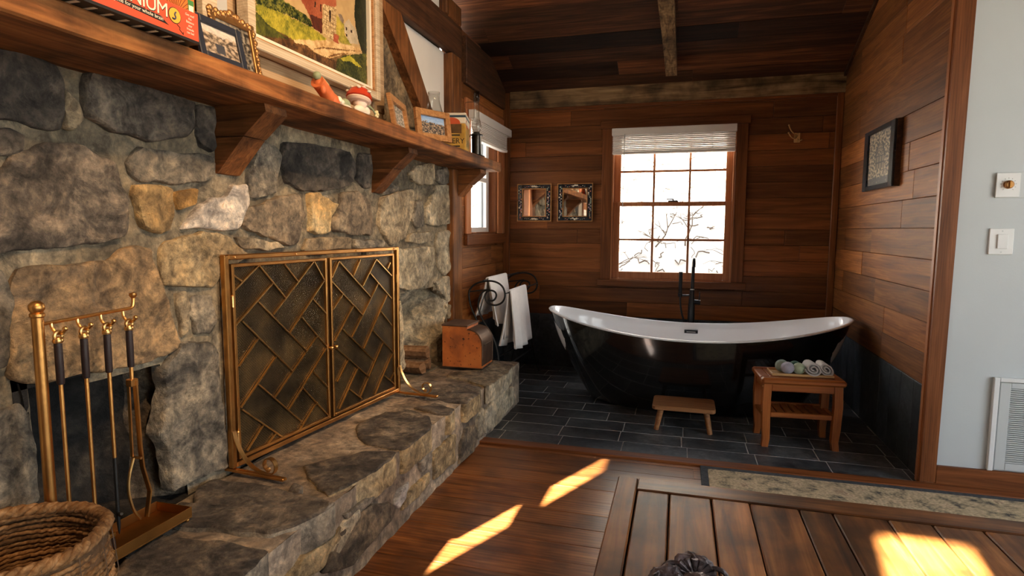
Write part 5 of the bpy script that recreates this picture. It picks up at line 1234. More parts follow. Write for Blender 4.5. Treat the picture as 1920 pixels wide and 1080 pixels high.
fl.ball((XG+.038, 2.425, 1.701), .006, 8); fl.build('flower', simple('pale_yellow_ceramic', (.7, .6, .34), .5), fg, smooth=True)

# glass chimney, tin, oil lamp
gc = MB().lathe([(.046, ZT+.001), (.05, ZT+.02), (.058, ZT+.09), (.062, ZT+.14), (.060, ZT+.18), (.046, ZT+.225), (.036, ZT+.26), (.0335, ZT+.28), (.0345, ZT+.318), (.0325, ZT+.318), (.0315, ZT+.28), (.034, ZT+.258), (.044, ZT+.223), (.058, ZT+.178), (.060, ZT+.14), (.056, ZT+.09), (.048, ZT+.02), (.044, ZT+.004)], 28, Matrix.Translation((-1.415, 3.33, 0)), loop=True).build('glass_chimney', M_CLEAR, None, smooth='all')
tag(gc, 'empty clear glass lamp chimney standing behind the two oak photo frames', 'glass')
rt_ = R_(14)
tn = thing('storage_tin', 'yellow and black lettered tin with white band, near the mantel end', 'tin', (-1.385, 3.575, ZT+.001), rt_)
M_TINY = simple('tin_yellow', (.55, .32, .06), .4, .3, .35, 16); M_TINW = simple('tin_white', (.78, .7, .57), .4, 0, .06, 20); M_TINB = simple('tin_blue', (.03, .07, .11), .4); M_TINR = simple('tin_red', (.55, .09, .03), .4)
tw, td, thh = .085, .115, .222
MB().box(-tw, tw, -td, td, 0, .160, .006).build('body', M_TINY, tn, local=True)
MB().box(-tw, tw, -td, td, .160, .198, .004).build('white_band', M_TINW, tn, local=True)
MB().box(-tw-.0005, tw+.0005, -td-.0005, td+.0005, .194, .208, .003).build('blue_band', M_TINB, tn, local=True)
MB().box(-tw-.002, tw+.002, -td-.002, td+.002, .208, thh, .003).build('lid', M_TINW, tn, local=True)
MB().lathe([(.052, 0), (.052, .0008)], 28, Matrix.Translation((.0, -td, .162)) @ Matrix.Diagonal((1, 1, .62, 1)) @ Matrix.Rotation(R_(90), 4, 'X')).build('red_arc', M_TINR, tn, local=True)
MB().box(-.06, .06, -td-.0014, -td-.0004, .10, .155, 0).build('dark_panel', simple('tin_dark_gold', (.12, .06, .02), .45, .3, .4, 20), tn, local=True)
TF = lambda x, z: getM(tn) @ Matrix.Translation((x, -td-.0012, z)) @ Matrix.Rotation(R_(90), 4, 'X')
text('lettering', 'ERY', M_BLK, tn, TF(.078, .040), .045, .0003, 'RIGHT')
text('lettering', 'I', M_CREAM, tn, TF(-.02, .168), .03, .0003, 'CENTER')
for s, z, sz in (('COUNTRY', .112, .016), ('STYLE', .086, .017), ('SINCE', .02, .014)):
    for q in range(1): MB().box(-.03, .05, -td-.0012, -td-.0006, z-.001, z+.008, 0).build('print_line', M_BLK, tn, local=True)
TS = lambda y, z: getM(tn) @ Matrix.Translation((tw+.001, y, z)) @ Matrix.Rotation(R_(90), 4, 'Z') @ Matrix.Rotation(R_(90), 4, 'X')
text('script_lettering', 'C', M_TINR, tn, TS(-.11, .135), .07, .0003)
text('script_lettering', 'ris', M_TINR, tn, TS(-.062, .135), .05, .0003)
for k in range(10): MB().ball((tw, -.07+.016*k, .03+.05*((k*7) % 5)/5), .012, 6, (.05, 1, 1)).build('leaf_print', M_TINB if k % 2 else simple('tin_olive', (.16, .14, .03), .5), tn, local=True)
lp = thing('oil_lamp', 'small dark metal oil lamp with a tall glass chimney at the mantel end', 'lamp', (-1.325, 3.83, ZT+.001))
MT = Matrix.Translation((-1.325, 3.83, ZT+.001))
MB().lathe([(.055, 0), (.055, .006), (.04, .012), (.032, .016), (.032, .135), (.034, .14), (.030, .145)], 20, MT).build('base', metal('dark_lamp_metal', (.06, .055, .05), .3, .3, 10), lp, smooth=True)
MB().lathe([(.043, .140), (.043, .145), (.024, .150), (.020, .162), (.0001, .163)], 20, MT).build('burner', M_IRON, lp, smooth=True)
MB().lathe([(.021, .162), (.030, .185), (.032, .205), (.026, .235), (.0195, .26), (.0185, .33), (.0185, .425), (.0165, .425), (.0165, .33), (.0175, .26), (.024, .235), (.030, .205), (.028, .185), (.019, .163)], 22, MT, loop=True).build('chimney', M_CLEAR, lp, smooth='all')
MB().lathe([(.0195, .362), (.0195, .425), (.0187, .425), (.0187, .362)], 14, MT, loop=True).build('chimney_collar', glass('smoked_glass', (.86, .83, .8), 1.2), lp, smooth='all')
MB().tube([(-1.325+.018*math.cos(a), 3.83+.018*math.sin(a)+.0, ZT+.36) for a in [2*math.pi*k/14 for k in range(14)]], .0014, 5, closed=True).tube(smoothpath([(-1.343, 3.83, ZT+.36), (-1.40, 3.83, ZT+.362), (-1.407, 3.83, ZT+.35), (-1.407, 3.83, ZT+.16), (-1.38, 3.83, ZT+.14), (-1.357, 3.83, ZT+.13)], 1), .0016, 5).build('wire_handle', M_IRON, lp)
# ------------------------------------------------------------------ bathtub
TX, TY = .0875, 4.262
tub = thing('bathtub', 'freestanding double-slipper bathtub, glossy black outside and white inside', 'bathtub', (TX, TY, .0))
A_, B_ = .996, .392
def zr(c): return .500+.133*abs(c)**2.0
def sgnp(v, p): return math.copysign(abs(v)**p, v)
def oval(a, ax, by, p=.86): return ax*sgnp(math.cos(a), p*1.06), by*sgnp(math.sin(a), p)
NA = 96
def shell(levels, name, mat, flip=False, cap=False):
    vs = []
    for (ax, by, zf) in levels:
        for k in range(NA):
            a = 2*math.pi*k/NA; x, y = oval(a, ax, by); c = x/ax
            vs.append((TX+x, TY+y, zf(c)))
    fs = [(i*NA+k, i*NA+(k+1) % NA, (i+1)*NA+(k+1) % NA, (i+1)*NA+k) for i in range(len(levels)-1) for k in range(NA)]
    if cap: fs.append(tuple(range(NA)) if not cap == 'last' else tuple((len(levels)-1)*NA+k for k in range(NA)))
    m = MB(); m.add(vs, fs); return m.build(name, mat, tub, smooth='all')
lv = [(.60, .26, lambda c: .001), (.655, .292, lambda c: .004), (.69, .308, lambda c: .022)]
for i in range(1, 13):
    t = i/12; s = t**.92
    lv.append((.69+(A_-.012-.69)*s + .020*math.sin(math.pi*t), .308+(B_-.010-.308)*s+.008*math.sin(math.pi*t), lambda c, t=t: .022+(zr(c)-.022-.006)*t))
shell(lv, 'outer_shell', M_TUBB, cap=True)
rim = [(A_-.012, B_-.010, lambda c: zr(c)-.007), (A_-.002, B_-.001, lambda c: zr(c)-.005), (A_+.001, B_+.002, lambda c: zr(c)+.001), (A_-.003, B_-.002, lambda c: zr(c)+.006), (A_-.014, B_-.012, lambda c: zr(c)+.007), (A_-.024, B_-.021, lambda c: zr(c)+.002)]
for i in range(1, 13):
    t = i/12; s = t**1.5
    rim.append((A_-.024-(A_-.024-.60)*s, B_-.021-(B_-.021-.24)*s, lambda c, t=t: zr(c)+.002+(.14-zr(c))*math.sin(t*math.pi/2)))
rim += [(.45, .17, lambda c: .128), (.1, .05, lambda c: .122)]
shell(rim, 'basin', M_TUBW, cap='last')
yo = TY+.322
MO = Matrix.Translation((.096, yo, .449)) @ Matrix.Rotation(R_(14), 4, 'X')
MB().box(-.048, .048, -.006, .01, -.0125, .0125, .002, MO).build('overflow', M_BLACK, tub)
MB().box(-.032, .032, -.0075, -.0055, -.003, .003, .0, MO).build('overflow_slot', M_GREY, tub)

# tub filler
FX, FY = .098, 4.75
fc = thing('tub_filler', 'matte black floor-standing tub filler with hand shower behind the bathtub', 'faucet', (FX, FY, 0))
MB().lathe([(.045, .001), (.045, .012), (.028, .016), (.026, .40), (.027, .46), (.025, .62), (.018, .70), (.0165, .745)], 18, Matrix.Translation((FX-.002, FY, 0))).build('column', M_BLACK, fc, smooth=True)
MB().tube(smoothpath([(FX, FY, .74), (FX+.002, FY, .86), (FX+.003, FY, .95), (FX+.003, FY-.03, .985), (FX+.003, FY-.09, .99), (FX+.003, FY-.135, .975), (FX+.003, FY-.15, .93)], 2), .0125, 12).build('spout', M_BLACK, fc, smooth=True)
MB().lathe([(.015, .743), (.015, .752)], 14, Matrix.Translation((FX, FY, 0))).build('collar', M_GREY, fc)
MB().tube([(FX, FY, .655), (FX+.062, FY, .650)], .018, 14).build('handle_body', M_BLACK, fc, smooth=True)
MB().tube([(FX+.052, FY, .66), (FX+.055, FY-.006, .73)], .0042, 8).build('lever', M_BLACK, fc, smooth=True)
MB().tube([(FX-.01, FY, .702), (FX-.09, FY, .700)], .007, 8).lathe([(.016, .69), (.016, .715)], 12, Matrix.Translation((FX-.088, FY, 0))).build('holder', M_BLACK, fc, smooth=True)
MB().lathe([(.011, .695), (.013, .72), (.0135, .86), (.015, .874), (.014, .882), (.0001, .883)], 14, Matrix.Translation((FX-.088, FY, 0))).build('hand_shower', M_BLACK, fc, smooth=True)
MB().tube(smoothpath([(FX-.088, FY, .695), (FX-.084, FY, .62), (FX-.07, FY-.01, .55), (FX-.052, FY-.015, .50), (FX-.04, FY-.02, .40), (FX-.03, FY-.01, .30), (FX-.02, FY, .27)], 2), .0065, 8).build('hose', M_BLACK, fc, smooth=True)

# ------------------------------------------------------------------ towel rack with two towels
rk = thing('towel_rack', 'black wrought iron towel rack with spiral scroll ends in the alcove corner', 'towel rack', (-1.29, 4.42, 0))
SC = [(-1.388, .562), (-1.428, .64), (-1.445, .729), (-1.442, .769), (-1.392, .82), (-1.279, .844), (-1.197, .815), (-1.169, .748), (-1.187, .689), (-1.243, .662), (-1.299, .675), (-1.325, .713), (-1.315, .758), (-1.279, .774), (-1.243, .76), (-1.236, .731), (-1.253, .701), (-1.279, .695), (-1.299, .706)]
IN = [(-1.285, .776), (-1.335, .765), (-1.366, .722), (-1.377, .652), (-1.351, .574), (-1.30, .50), (-1.25, .42), (-1.225, .33), (-1.21, .20), (-1.18, .08), (-1.15, .006)]
LG = [(-1.388, .562), (-1.35, .48), (-1.33, .40), (-1.335, .30), (-1.37, .18), (-1.40, .07), (-1.405, .006)]
for yy in (4.0, 4.85):
    e = MB().tube(smoothpath([(a+(.03 if yy > 4.5 else 0), yy, b_) for a, b_ in SC], 2), .0068, 8).build('scroll_end', M_IRON, rk, smooth=True)
    dx = .03 if yy > 4.5 else 0
    MB().tube(smoothpath([(a+dx, yy, b_) for a, b_ in IN], 2), .0062, 8).build('leg', M_IRON, rk, smooth=True)
    MB().tube(smoothpath([(a+dx, yy, b_) for a, b_ in LG], 2), .0062, 8).build('leg', M_IRON, rk, smooth=True)
    MB().tube([(-1.436+dx, yy, .757), (-1.289+dx, yy, .778)], .0048, 8).build('cross_bar', M_IRON, rk, smooth=True)
    MB().tube([(-1.36+dx, yy, .20), (-1.21+dx, yy, .20)], .005, 8).build('cross_bar', M_IRON, rk, smooth=True)
for (xa, za, xb, zb_) in ((-1.335, .838, -1.305, .838), (-1.172, .752, -1.142, .752), (-1.36, .20, -1.33, .20), (-1.21, .20, -1.18, .20)):
    MB().tube([(xa, 4.0, za), (xb, 4.85, zb_)], .0058, 8).build('rail', M_IRON, rk, smooth=True)
def towel(label, rail, y0, y1, zf, zbk, fx, bxo, seed, folds):
    """draped over a rail that runs along y; front flap to +x"""
    prof = []
    rx_, rz_ = rail
    for i in range(9): t = i/8; prof.append((rx_-.014-bxo*(1-t)**1.3, zbk+(rz_-zbk)*t, 1-t))
    for i in range(1, 7): a = math.pi-math.pi*i/7; prof.append((rx_+.014*math.cos(a), rz_+.013*math.sin(a), 0))
    for i in range(13): t = i/12; prof.append((rx_+.014+fx*t, rz_+(zf-rz_)*t, t))
    nu = 40; vs = []
    for i in range(nu+1):
        u = i/nu
        for j, (px, pz, w_) in enumerate(prof):
            fold = math.sin(u*folds*2*math.pi+seed+.5*math.sin(u*9+seed))*.020*w_*(1-.6*u) + .008*w_*noise.noise((u*4, pz*6, seed))
            yy = y0+(y1-y0)*(u + .06*w_*math.sin(u*7+seed)*(1-u)) - .02*w_*(1-u)
            vs.append((px+fold*(1.0 if j > 8 else .9), yy, pz+.008*math.sin(u*5+seed)*w_))
    m = len(prof); fs = [(i*m+j, (i+1)*m+j, (i+1)*m+j+1, i*m+j+1) for i in range(nu) for j in range(m-1)]
    mb = MB(); mb.add(vs, fs)
    t = thing('bath_towel', label, 'towel', (rx_, (y0+y1)/2, zf))
    o = mb.build('cloth', M_TOWEL, t, smooth='all', fixn=False)
    sm = o.modifiers.new('thick', 'SOLIDIFY'); sm.thickness = .010; sm.offset = 1
    for yy, s_ in ((y0-.004, 1),):
        # folded-over inner layers showing at the near end
        vs = []; 
        for i in range(13):
            u = i/12; 
            for j, (px, pz, w_) in enumerate(prof):
                px2 = rx_+(px-rx_)*.55; pz2 = pz+(.05 if w_ > .5 else .02)*w_ - .012*(1-w_)
                vs.append((px2+.014*math.sin(u*9+seed+j*.25)*w_, y0+.012+(y1-y0)*.35*u, pz2))
        fs = [(i*m+j, (i+1)*m+j, (i+1)*m+j+1, i*m+j+1) for i in range(12) for j in range(m-1)]
        mb = MB(); mb.add(vs, fs); o2 = mb.build('inner_fold', M_TOWEL, t, smooth='all', fixn=False)
        sm = o2.modifiers.new('thick', 'SOLIDIFY'); sm.thickness = .006; sm.offset = -1
    return t
towel('white towel on the higher back rail of the iron rack, partly behind the scroll', (-1.325, .846), 4.06, 4.52, .50, .56, .05, .10, 1.0, 3.0)
towel('white towel on the lower front rail of the iron rack, nearest the bathtub', (-1.162, .760), 4.06, 4.50, .345, .36, .045, .055, 2.6, 3.0)

# ------------------------------------------------------------------ step stool
ss = thing('step_stool', 'low wooden step stool with round splayed legs in front of the bathtub', 'stool', (.048, 3.70, 0), R_(-.5))
def rrect(w, h, r, n=5):
    o = []
    for (cx, cy, a0) in ((w-r, h-r, 0), (-w+r, h-r, 90), (-w+r, -h+r, 180), (w-r, -h+r, 270)):
        o += [(cx+r*math.cos(R_(a0+90*k/n)), cy+r*math.sin(R_(a0+90*k/n))) for k in range(n+1)]
    return o
t_ = MB(); rr_ = rrect(.181, .122, .025); ri = rrect(.177, .118, .022)
n_ = len(rr_); vs = [(x, y, .132) for x, y in ri]+[(x, y, .136) for x, y in rr_]+[(x, y, .153) for x, y in rr_]+[(x, y, .157) for x, y in ri]
t_.add(vs, [tuple(range(n_-1, -1, -1)), tuple(3*n_+k for k in range(n_))]+[(i*n_+k, i*n_+(k+1) % n_, (i+1)*n_+(k+1) % n_, (i+1)*n_+k) for i in range(3) for k in range(n_)])
t_.build('seat', M_STOOL, ss, local=True)
for sx in (-1, 1):
    for sy in (-1, 1): MB().tube([(sx*.128, sy*.075, .134), (sx*.155, sy*.088, .001)], [.0175, .0145], 12).build('leg', M_STOOL, ss, local=True, smooth=True)

# ------------------------------------------------------------------ teak shower bench with tray, bath bombs and rolled cloths
bn = thing('shower_bench', 'reddish teak shower bench with slatted lower shelf, right of the stool', 'bench', (.658, 3.63, 0), R_(4.6))
def leg(sx, sy):
    m = MB(); sec = []
    for (z, o_, w_) in ((.36, 0, .021), (.25, .004, .021), (.12, .0, .020), (.05, -.004, .018), (.0, .002, .0165)):
        cx = sx*(.180+o_); cy = sy*(.110+o_*.5); sec += [(cx-w_, cy-w_, z), (cx+w_, cy-w_, z), (cx+w_, cy+w_, z), (cx-w_, cy+w_, z)]
    m.add(sec, [(i*4+k, i*4+(k+1) % 4, (i+1)*4+(k+1) % 4, (i+1)*4+k) for i in range(4) for k in range(4)]+[(0, 1, 2, 3), (19, 18, 17, 16)])
    m.build('leg', M_TEAKZ, bn, local=True)
for sx in (-1, 1):
    for sy in (-1, 1): leg(sx, sy)
lb = lambda nm, *q, c=.003: MB().box(*q, c).build(nm, M_TEAK, bn, local=True)
lb('apron', -.159, .159, -.128, -.106, .318, .359); lb('apron', -.159, .159, .106, .128, .318, .359)
MB().box(-.196, -.176, -.089, .089, .318, .359, .003).build('apron', M_TEAK, bn, local=True); MB().box(.176, .196, -.089, .089, .318, .359, .003).build('apron', M_TEAK, bn, local=True)
lb('top_rail', -.215, .215, -.150, -.098, .3605, .395, c=.010); lb('top_rail', -.215, .215, .098, .150, .3605, .395, c=.010)
lb('top_end', -.215, -.165, -.097, .097, .3605, .393, c=.006); lb('top_end', .165, .215, -.097, .097, .3605, .393, c=.006)
for k in range(5): lb('top_slat', -.164, .164, -.0955+.0385*k, -.0605+.0385*k, .368, .393, c=.002)
lb('shelf_rail', -.159, .159, -.118, -.098, .168, .196); lb('shelf_rail', -.159, .159, .098, .118, .168, .196)
for k in range(7): lb('shelf_slat', -.15+.0445*k, -.118+.0445*k, -.097, .097, .176, .190, c=.002)
for sx in (-1, 1):
    MB().box(sx*.180-.012, sx*.180+.012, -.088, .088, .155, .180, .002).build('side_stretcher', M_TEAK, bn, local=True)
    for z in (.20, .34): MB().ball((sx*.180-.021, -.11, z), .004, 6).build('screw_cap', M_BRASSL, bn, local=True)
ZS = .3955
by_ = thing('bamboo_tray', 'shallow bamboo tray on top of the teak shower bench', 'tray', (.668, 3.615, ZS), R_(4.6))
M_BAMB = wood('bamboo', 0, (.42, .22, .08), (.55, .32, .13), (.66, .42, .2), .45, .1, 30, .05)
MB().box(-.155, .155, -.062, .062, .001, .006, .001).build('base', M_BAMB, by_, local=True)
for q in ((-.160, .160, -.068, -.060), (-.160, .160, .060, .068), (-.160, -.153, -.060, .060), (.153, .160, -.060, .060)): MB().box(q[0], q[1], q[2], q[3], .0, .014, .002).build('rim', M_BAMB, by_, local=True)
def bomb(c, r, col, label, ribbon=None):
    o = thing('bath_bomb', label, 'bath bomb', (c[0], c[1], c[2]-r), group='bath bombs on the bamboo tray')
    m_ = simple('bath_bomb_'+label.split()[0], col, .85, 0, .12, 45, .3, 90)
    vs = MB().ball(c, r, 20, (1, 1, .95)); vs.build('ball', m_, o, smooth=True)
    MB().tube([(c[0]+r*1.004*math.cos(a)*.8, c[1]-r*.62+0*a, c[2]+r*1.0*math.sin(a)*.76) for a in [2*math.pi*k/20 for k in range(20)]], r*.03, 5, closed=True).build('seam', m_, o, smooth=True)
zt2 = ZS+.0062
bomb((.598, 3.578, zt2+.034), .0355, (.36, .36, .43), 'lilac-grey round bath bomb at the left front of the bamboo tray')
bomb((.575, 3.625, zt2+.035), .036, (.27, .33, .27), 'sage green bath bomb behind the lilac-grey one on the tray')
bomb((.658, 3.588, zt2+.032), .0335, (.40, .48, .33), 'pale green bath bomb between the lilac one and the rolled cloths')
bomb((.645, 3.638, zt2+.032), .0335, (.06, .14, .10), 'dark green bath bomb half hidden behind the pale green one')
def rolled(cx, cy, rx_, rz_, tilt, label, seed):
    o = thing('rolled_washcloth', label, 'washcloth', (cx, cy, zt2), R_(4.6))
    pts = []
    for k in range(80):
        t = k/79; a = -R_(40)-t*2*math.pi*2.3; s = .16+.84*t
        x = rx_*s*math.cos(a); z = rz_*s*math.sin(a)
        c_, s2 = math.cos(tilt), math.sin(tilt)
        pts.append((x*c_-z*s2, x*s2+z*c_))
    zmin = min(p[1] for p in pts)
    m = MB(); vs = []
    for p in pts:
        for j in range(6):
            y = -.055+.11*j/5; k_ = 1-.05*abs(j/2.5-1)
            vs.append((p[0]*k_+.0015*noise.noise((p[0]*90, y*60, seed)), y+.004*noise.noise((p[0]*40, p[1]*40, seed)), p[1]-zmin+.004+.0015*noise.noise((p[1]*90, y*60, seed+3))))
    m.add(vs, [(i*6+j, i*6+j+1, (i+1)*6+j+1, (i+1)*6+j) for i in range(79) for j in range(5)])
    q = m.build('cloth', M_CLOTHG, o, smooth='all', local=True, fixn=False)
    sm = q.modifiers.new('thick', 'SOLIDIFY'); sm.thickness = .0068; sm.offset = 0
rolled(.722, 3.605, .047, .036, R_(-24), 'rolled off-white washcloth lying flatter, beside the pale green bath bomb', 2)
rolled(.790, 3.617, .048, .031, R_(-42), 'rolled off-white washcloth tilted up at the right end of the tray', 5)

# ------------------------------------------------------------------ things on the alcove walls
M_INL = [simple('inlay_cream', (.55, .48, .36), .5), simple('inlay_coral', (.4, .13, .07), .5), simple('inlay_green', (.2, .26, .2), .5), simple('inlay_mauve', (.3, .2, .24), .5)]
def mirror(x0, label, seed):
    o = thing('framed_mirror', label, 'mirror', (x0+.151, YB, 1.271), group='pair of small mirrors left of the back window')
    x1 = x0+.302; z0, z1 = 1.271, 1.590; w_ = .050
    for q in ((x0, x0+w_, z0, z1), (x1-w_, x1, z0, z1), (x0+w_, x1-w_, z0, z0+w_*.86), (x0+w_, x1-w_, z1-w_*.86, z1)): bx('frame_side', M_LACQ, o, q[0], q[1], YB-.018, YB-.003, q[2], q[3], .002)
    for q in ((x0-.002, x0+.006, z0-.002, z1+.002), (x1-.006, x1+.002, z0-.002, z1+.002), (x0+.006, x1-.006, z0-.002, z0+.006), (x0+.006, x1-.006, z1-.006, z1+.002)): bx('outer_edge', M_GILT, o, q[0], q[1], YB-.021, YB-.0185, q[2], q[3], .001)
    i0, i1, j0, j1 = x0+w_, x1-w_, z0+w_*.86, z1-w_*.86
    for q in ((i0-.006, i0+.002, j0-.006, j1+.006), (i1-.002, i1+.006, j0-.006, j1+.006), (i0+.002, i1-.002, j0-.006, j0+.002), (i0+.002, i1-.002, j1-.002, j1+.006)): bx('inner_edge', M_GILT, o, q[0], q[1], YB-.021, YB-.0185, q[2], q[3], .001)
    bx('mirror_glass', M_MIRROR, o, i0-.001, i1+.001, YB-.012, YB-.010, j0-.001, j1+.001, 0)
    r = random.Random(seed); ms = [MB() for _ in range(4)]
    for k in range(22):
        for xx in (x0+.026, x1-.026): ms[r.randint(0, 3)].ball((xx+r.uniform(-.011, .011), YB-.018, z0+.03+(z1-z0-.06)*k/21), r.uniform(.004, .008), 6, (1, .3, 1))
    for zz in (z0+.022, z1-.022):
        for k in range(11): ms[0 if abs(k-5) < 2 else r.randint(0, 3)].ball((x0+.07+(.162)*k/10, YB-.018, zz+r.uniform(-.006, .006)), .010 if abs(k-5) < 2 else .0045, 6, (1, .3, .8))
    for m, mt_ in zip(ms, M_INL): m.build('floral_inlay', mt_, o, smooth=True)['kind'] = 'stuff'
mirror(-1.380, 'small mirror in a black floral-inlaid frame, left one nearest the corner', 1)
mirror(-1.024, 'small mirror in a black floral-inlaid frame, right one nearest the window', 2)
M_HOOK = metal('hook_brass', (.6, .38, .16), .45, .3, 40, .1, .6)
hk = thing('coat_hook', 'small brass double coat hook on the back wall right of the window', 'hook', (.84, YB, 1.91))
bx('back_plate', M_HOOK, hk, .815, .858, YB-.006, YB-.0005, 1.872, 1.945, .002)
MB().tube(smoothpath([(.836, YB-.006, 1.915), (.815, YB-.04, 1.895), (.785, YB-.065, 1.905), (.765, YB-.07, 1.935)], 2), .0045, 8).ball((.765, YB-.07, 1.938), .007, 8).build('hook', M_HOOK, hk, smooth=True)
MB().tube(smoothpath([(.836, YB-.006, 1.925), (.81, YB-.045, 1.93), (.78, YB-.07, 1.955), (.765, YB-.075, 1.99)], 2), .0045, 8).ball((.765, YB-.075, 1.993), .007, 8).build('hook', M_HOOK, hk, smooth=True)
MB().tube(smoothpath([(.84, YB-.006, 1.90), (.85, YB-.03, 1.88), (.866, YB-.045, 1.888)], 2), .004, 8).build('hook', M_HOOK, hk, smooth=True)
pc = thing('framed_print', 'black-framed woodcut print of a house hanging on the right alcove wall', 'picture', (XR, 4.045, 1.446))
py0, py1, pz0, pz1 = 3.765, 4.325, 1.446, 1.812
for q in ((py0, py0+.07, pz0, pz1), (py1-.07, py1, pz0, pz1), (py0+.07, py1-.07, pz0, pz0+.028), (py0+.07, py1-.07, pz1-.028, pz1)): bx('frame_side', M_LACQ, pc, XR-.042, XR-.005, q[0], q[1], q[2], q[3], .003)
bx('frame_back', M_TIMY, pc, XR-.030, XR-.004, py0-.003, py0-.0003, pz0, pz1, 0)
def ph_wood(u, v):
    # u runs from the near edge to the far edge (seen right to left)
    x = 1-u; n1 = nz3(x*1.0, v*1.6, 15, 3); n2 = nz3(x, v, 40, 8)
    ink = .33+n1*1.2+n2*.8
    d = abs(x-.52)
    if v > .52 and v < .78 and d < .22-(v-.52)*.55: ink = .45+.9*n2
    if abs(d-(.22-(v-.52)*.55)) < .03 and .52 < v < .8: ink = 1.2
    if .3 < v < .55 and d < .2: ink = .35 + (.9 if int(x*26) % 3 == 0 else 0) + (.7 if int(v*30) % 4 == 0 else 0)
    if v < .14: ink = .9+n1
    if v > .84: ink = .3+.9*n1
    return mixc((.40, .30, .18), (.025, .02, .018), ink*1.5+.08)
picture('woodcut', lambda u, v: (XR-.030, py0+.07+u*(py1-py0-.14), pz0+.028+v*(pz1-pz0-.056)), 60, 70, ph_wood, pc)

# ------------------------------------------------------------------ rug, coffee table, ornament
rg = thing('runner_rug', 'faded beige runner rug with a dark border along the slate floor edge', 'rug', (.95, 2.78, 0))
m_, nt, b_ = newmat('faded_rug'); L = nt.links.new; N = nt.nodes.new; tc = N('ShaderNodeTexCoord')
n1 = N('ShaderNodeTexNoise'); n1.inputs['Scale'].default_value = 11; n1.inputs['Detail'].default_value = 8; n1.inputs['Roughness'].default_value = .7; L(tc.outputs['Object'], n1.inputs['Vector'])
r1 = ramp(nt, [(.36, (.05, .05, .05)), (.42, (.32, .27, .18)), (.5, (.56, .45, .28)), (.58, (.62, .5, .33)), (.62, (.36, .25, .16)), (.7, (.6, .5, .33))]); L(n1.outputs['Fac'], r1.inputs['Fac'])
n2 = N('ShaderNodeTexNoise'); n2.inputs['Scale'].default_value = 90; L(tc.outputs['Object'], n2.inputs['Vector'])
r2 = ramp(nt, [(.3, (.6, .58, .56)), (.7, (1.15, 1.1, 1.05))]); L(n2.outputs['Fac'], r2.inputs['Fac'])
mm = N('ShaderNodeMix'); mm.data_type = 'RGBA'; mm.blend_type = 'MULTIPLY'; mm.inputs['Factor'].default_value = 1; L(r1.outputs['Color'], mm.inputs['A']); L(r2.outputs['Color'], mm.inputs['B']); L(mm.outputs['Result'], b_.inputs['Base Color']); b_.inputs['Roughness'].default_value = .95
M_RUGB = simple('rug_border', (.055, .06, .065), .95, 0, .3, 60, .3, 120)
bx('field', m_, rg, .165, 2.3, 2.47, 3.055, .001, .009, .002)
for q in ((.13, .165, 2.44, 3.088), (.165, 2.3, 3.055, 3.088), (.165, 2.3, 2.44, 2.47)): bx('border', M_RUGB, rg, q[0], q[1], q[2], q[3], .001, .010, .002)
ct_ = thing('coffee_table', 'worn dark plank-top coffee table in the right foreground', 'table', (.46, 1.3, 0))
T0, T1 = .385, .42
TX0, TX1, TY0, TY1 = -.168, 1.08, .72, 1.862
bx('end_board', M_TABLE, ct_, TX0, -.106, TY0, TY1, T0, T1, .004)
bx('end_board', M_TABLE, ct_, 1.012, TX1, TY0, TY1, T0, T1, .004)
bx('breadboard', M_TABLEX, ct_, -.1045, 1.0105, 1.779, TY1, T0, T1, .003)
bx('breadboard', M_TABLEX, ct_, -.1045, 1.0105, TY0, .80, T0, T1, .003)
e_ = [-.104, -.009, .109, .214, .344, .430, .565, .671, .788, .90, 1.01]
for i in range(10): bx('plank', M_TABLE, ct_, e_[i]+.002, e_[i+1]-.002, .803, 1.776, T0, T1-.002-random.uniform(0, .0015), .003)
bx('gap_light_block', M_TIMY, ct_, -.12, 1.03, TY0+.01, TY1-.01, T0-.009, T0-.0005, 0)  # dark board added so no light shows through the plank gaps
for q in ((-.13, 1.04, TY1-.075, TY1-.05), (-.13, 1.04, TY0+.05, TY0+.075)): bx('apron', M_TABLEX, ct_, q[0], q[1], q[2], q[3], .30, T0-.0095, .002)
for q in ((-.13, -.105), (1.015, 1.04)): bx('apron', M_TABLE, ct_, q[0], q[1], TY0+.076, TY1-.076, .30, T0-.0095, .002)
for xx in (-.10, .945):
    for yy in (TY0+.08, TY1-.145): bx('leg', M_TRIMZ, ct_, xx, xx+.065, yy, yy+.065, .001, T0-.0095, .004)
M_CAST = simple('dark_cast_metal', (.17, .135, .135), .38, .7, .6, 40, .9, 55)
orn = thing('cast_metal_ornament', 'dark lumpy cast metal ornament with curled crest on the coffee table', 'ornament', (.05, 1.27, T1))
def lump(c, r, sc, seed, name, amp=.25, n=26):
    m = MB().ball((0, 0, 0), 1.0, n)
    v2 = []
    for v in m.v:
        k = 1+amp*(noise.noise((v[0]*2.2+seed, v[1]*2.2, v[2]*2.2))+.7*noise.noise((v[0]*5+seed, v[1]*5, v[2]*5)))
        v2.append((c[0]+v[0]*r*sc[0]*k, c[1]+v[1]*r*sc[1]*k, max(T1+.001, c[2]+v[2]*r*sc[2]*k)))
    m.v = v2; return m.build(name, M_CAST, orn, smooth='all')
lump((-.005, 1.265, T1+.03), .036, (1.05, .9, .85), 1, 'lobe'); lump((.062, 1.262, T1+.024), .038, (1.1, .9, .75), 5, 'lobe'); lump((.125, 1.245, T1+.018), .034, (1.1, .9, .7), 9, 'lobe')
lump((.052, 1.325, T1+.026), .046, (1.0, .42, .85), 13, 'crest')
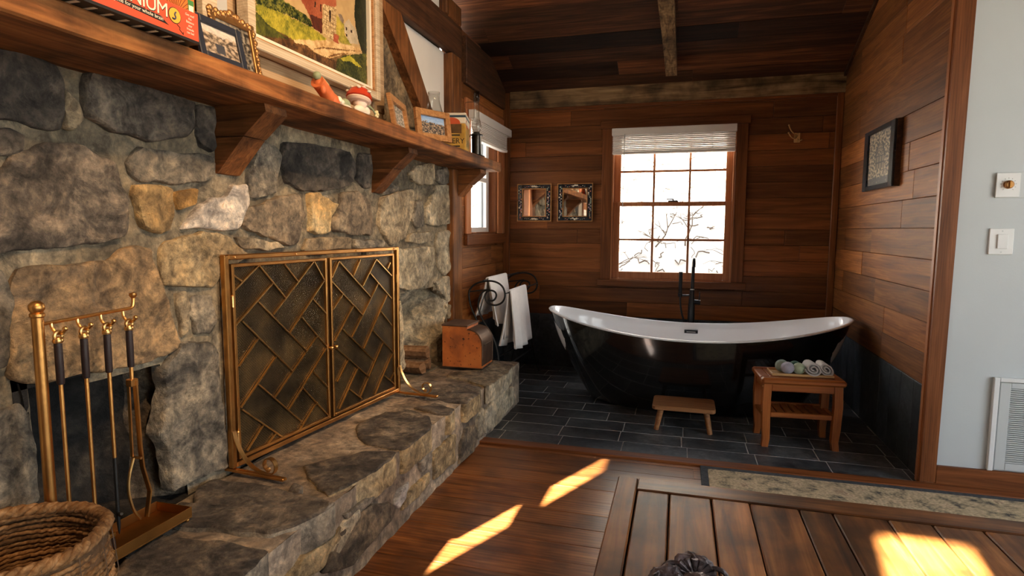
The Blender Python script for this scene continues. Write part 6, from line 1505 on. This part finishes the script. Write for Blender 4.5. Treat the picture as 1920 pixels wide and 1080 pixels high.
for k in range(7):
    a = R_(20+140*k/6)
    MB().tube([(.052+.012*math.cos(a), 1.306, T1+.022+.012*math.sin(a)), (.052+.046*math.cos(a), 1.309, T1+.024+.038*math.sin(a))], [.004, .0075], 7).build('crest_rib', M_CAST, orn, smooth=True)
for s in (-1, 1):
    cv = [(.052+s*.030, 1.318, T1+.040), (.052+s*.052, 1.316, T1+.044), (.052+s*.068, 1.314, T1+.032), (.052+s*.066, 1.314, T1+.018), (.052+s*.054, 1.314, T1+.016), (.052+s*.050, 1.314, T1+.026)]
    MB().tube(smoothpath(cv, 2), .0055, 8).build('curl', M_CAST, orn, smooth=True)
for k in range(9):
    a = 2*math.pi*k/9
    MB().tube(smoothpath([(-.005+.02*math.cos(a), 1.245+.012*math.sin(a), T1+.058-.006*abs(math.sin(a))), (-.005+.03*math.cos(a+.4), 1.24+.018*math.sin(a+.4), T1+.05)], 1), .0035, 6).build('raised_scroll', M_CAST, orn, smooth=True)

# ------------------------------------------------------------------ ceiling spotlights of the near room (behind the camera)
def spot(loc, target, power, label, col=(1, .66, .36), ang=70):
    o = thing('ceiling_spotlight', label, 'lamp', loc)
    d = (Vector(target)-Vector(loc)).normalized()
    q = d.to_track_quat('-Z', 'Y').to_matrix().to_4x4(); M = Matrix.Translation(loc) @ q
    MB().lathe([(.03, .07), (.045, .06), (.05, -.05), (.047, -.05), (.042, .05), (.001, .052)], 16, M).build('housing', M_WHITE, o, smooth=True)
    MB().tube([(loc[0], loc[1], loc[2]+.04), (loc[0], loc[1], loc[2]+.26)], .012, 8).build('stem', M_WHITE, o)
    ld = bpy.data.lights.new('spot_bulb', 'SPOT'); ld.energy = power; ld.color = col; ld.spot_size = R_(ang); ld.spot_blend = .8; ld.shadow_soft_size = .04
    lo = bpy.data.objects.new('spot_bulb', ld); COL.objects.link(lo); lo.parent = o
    lo.matrix_local = getM(o).inverted() @ (Matrix.Translation(Vector(loc)-d*-.055) @ q)
for s_ in SPOTS: spot(*s_)
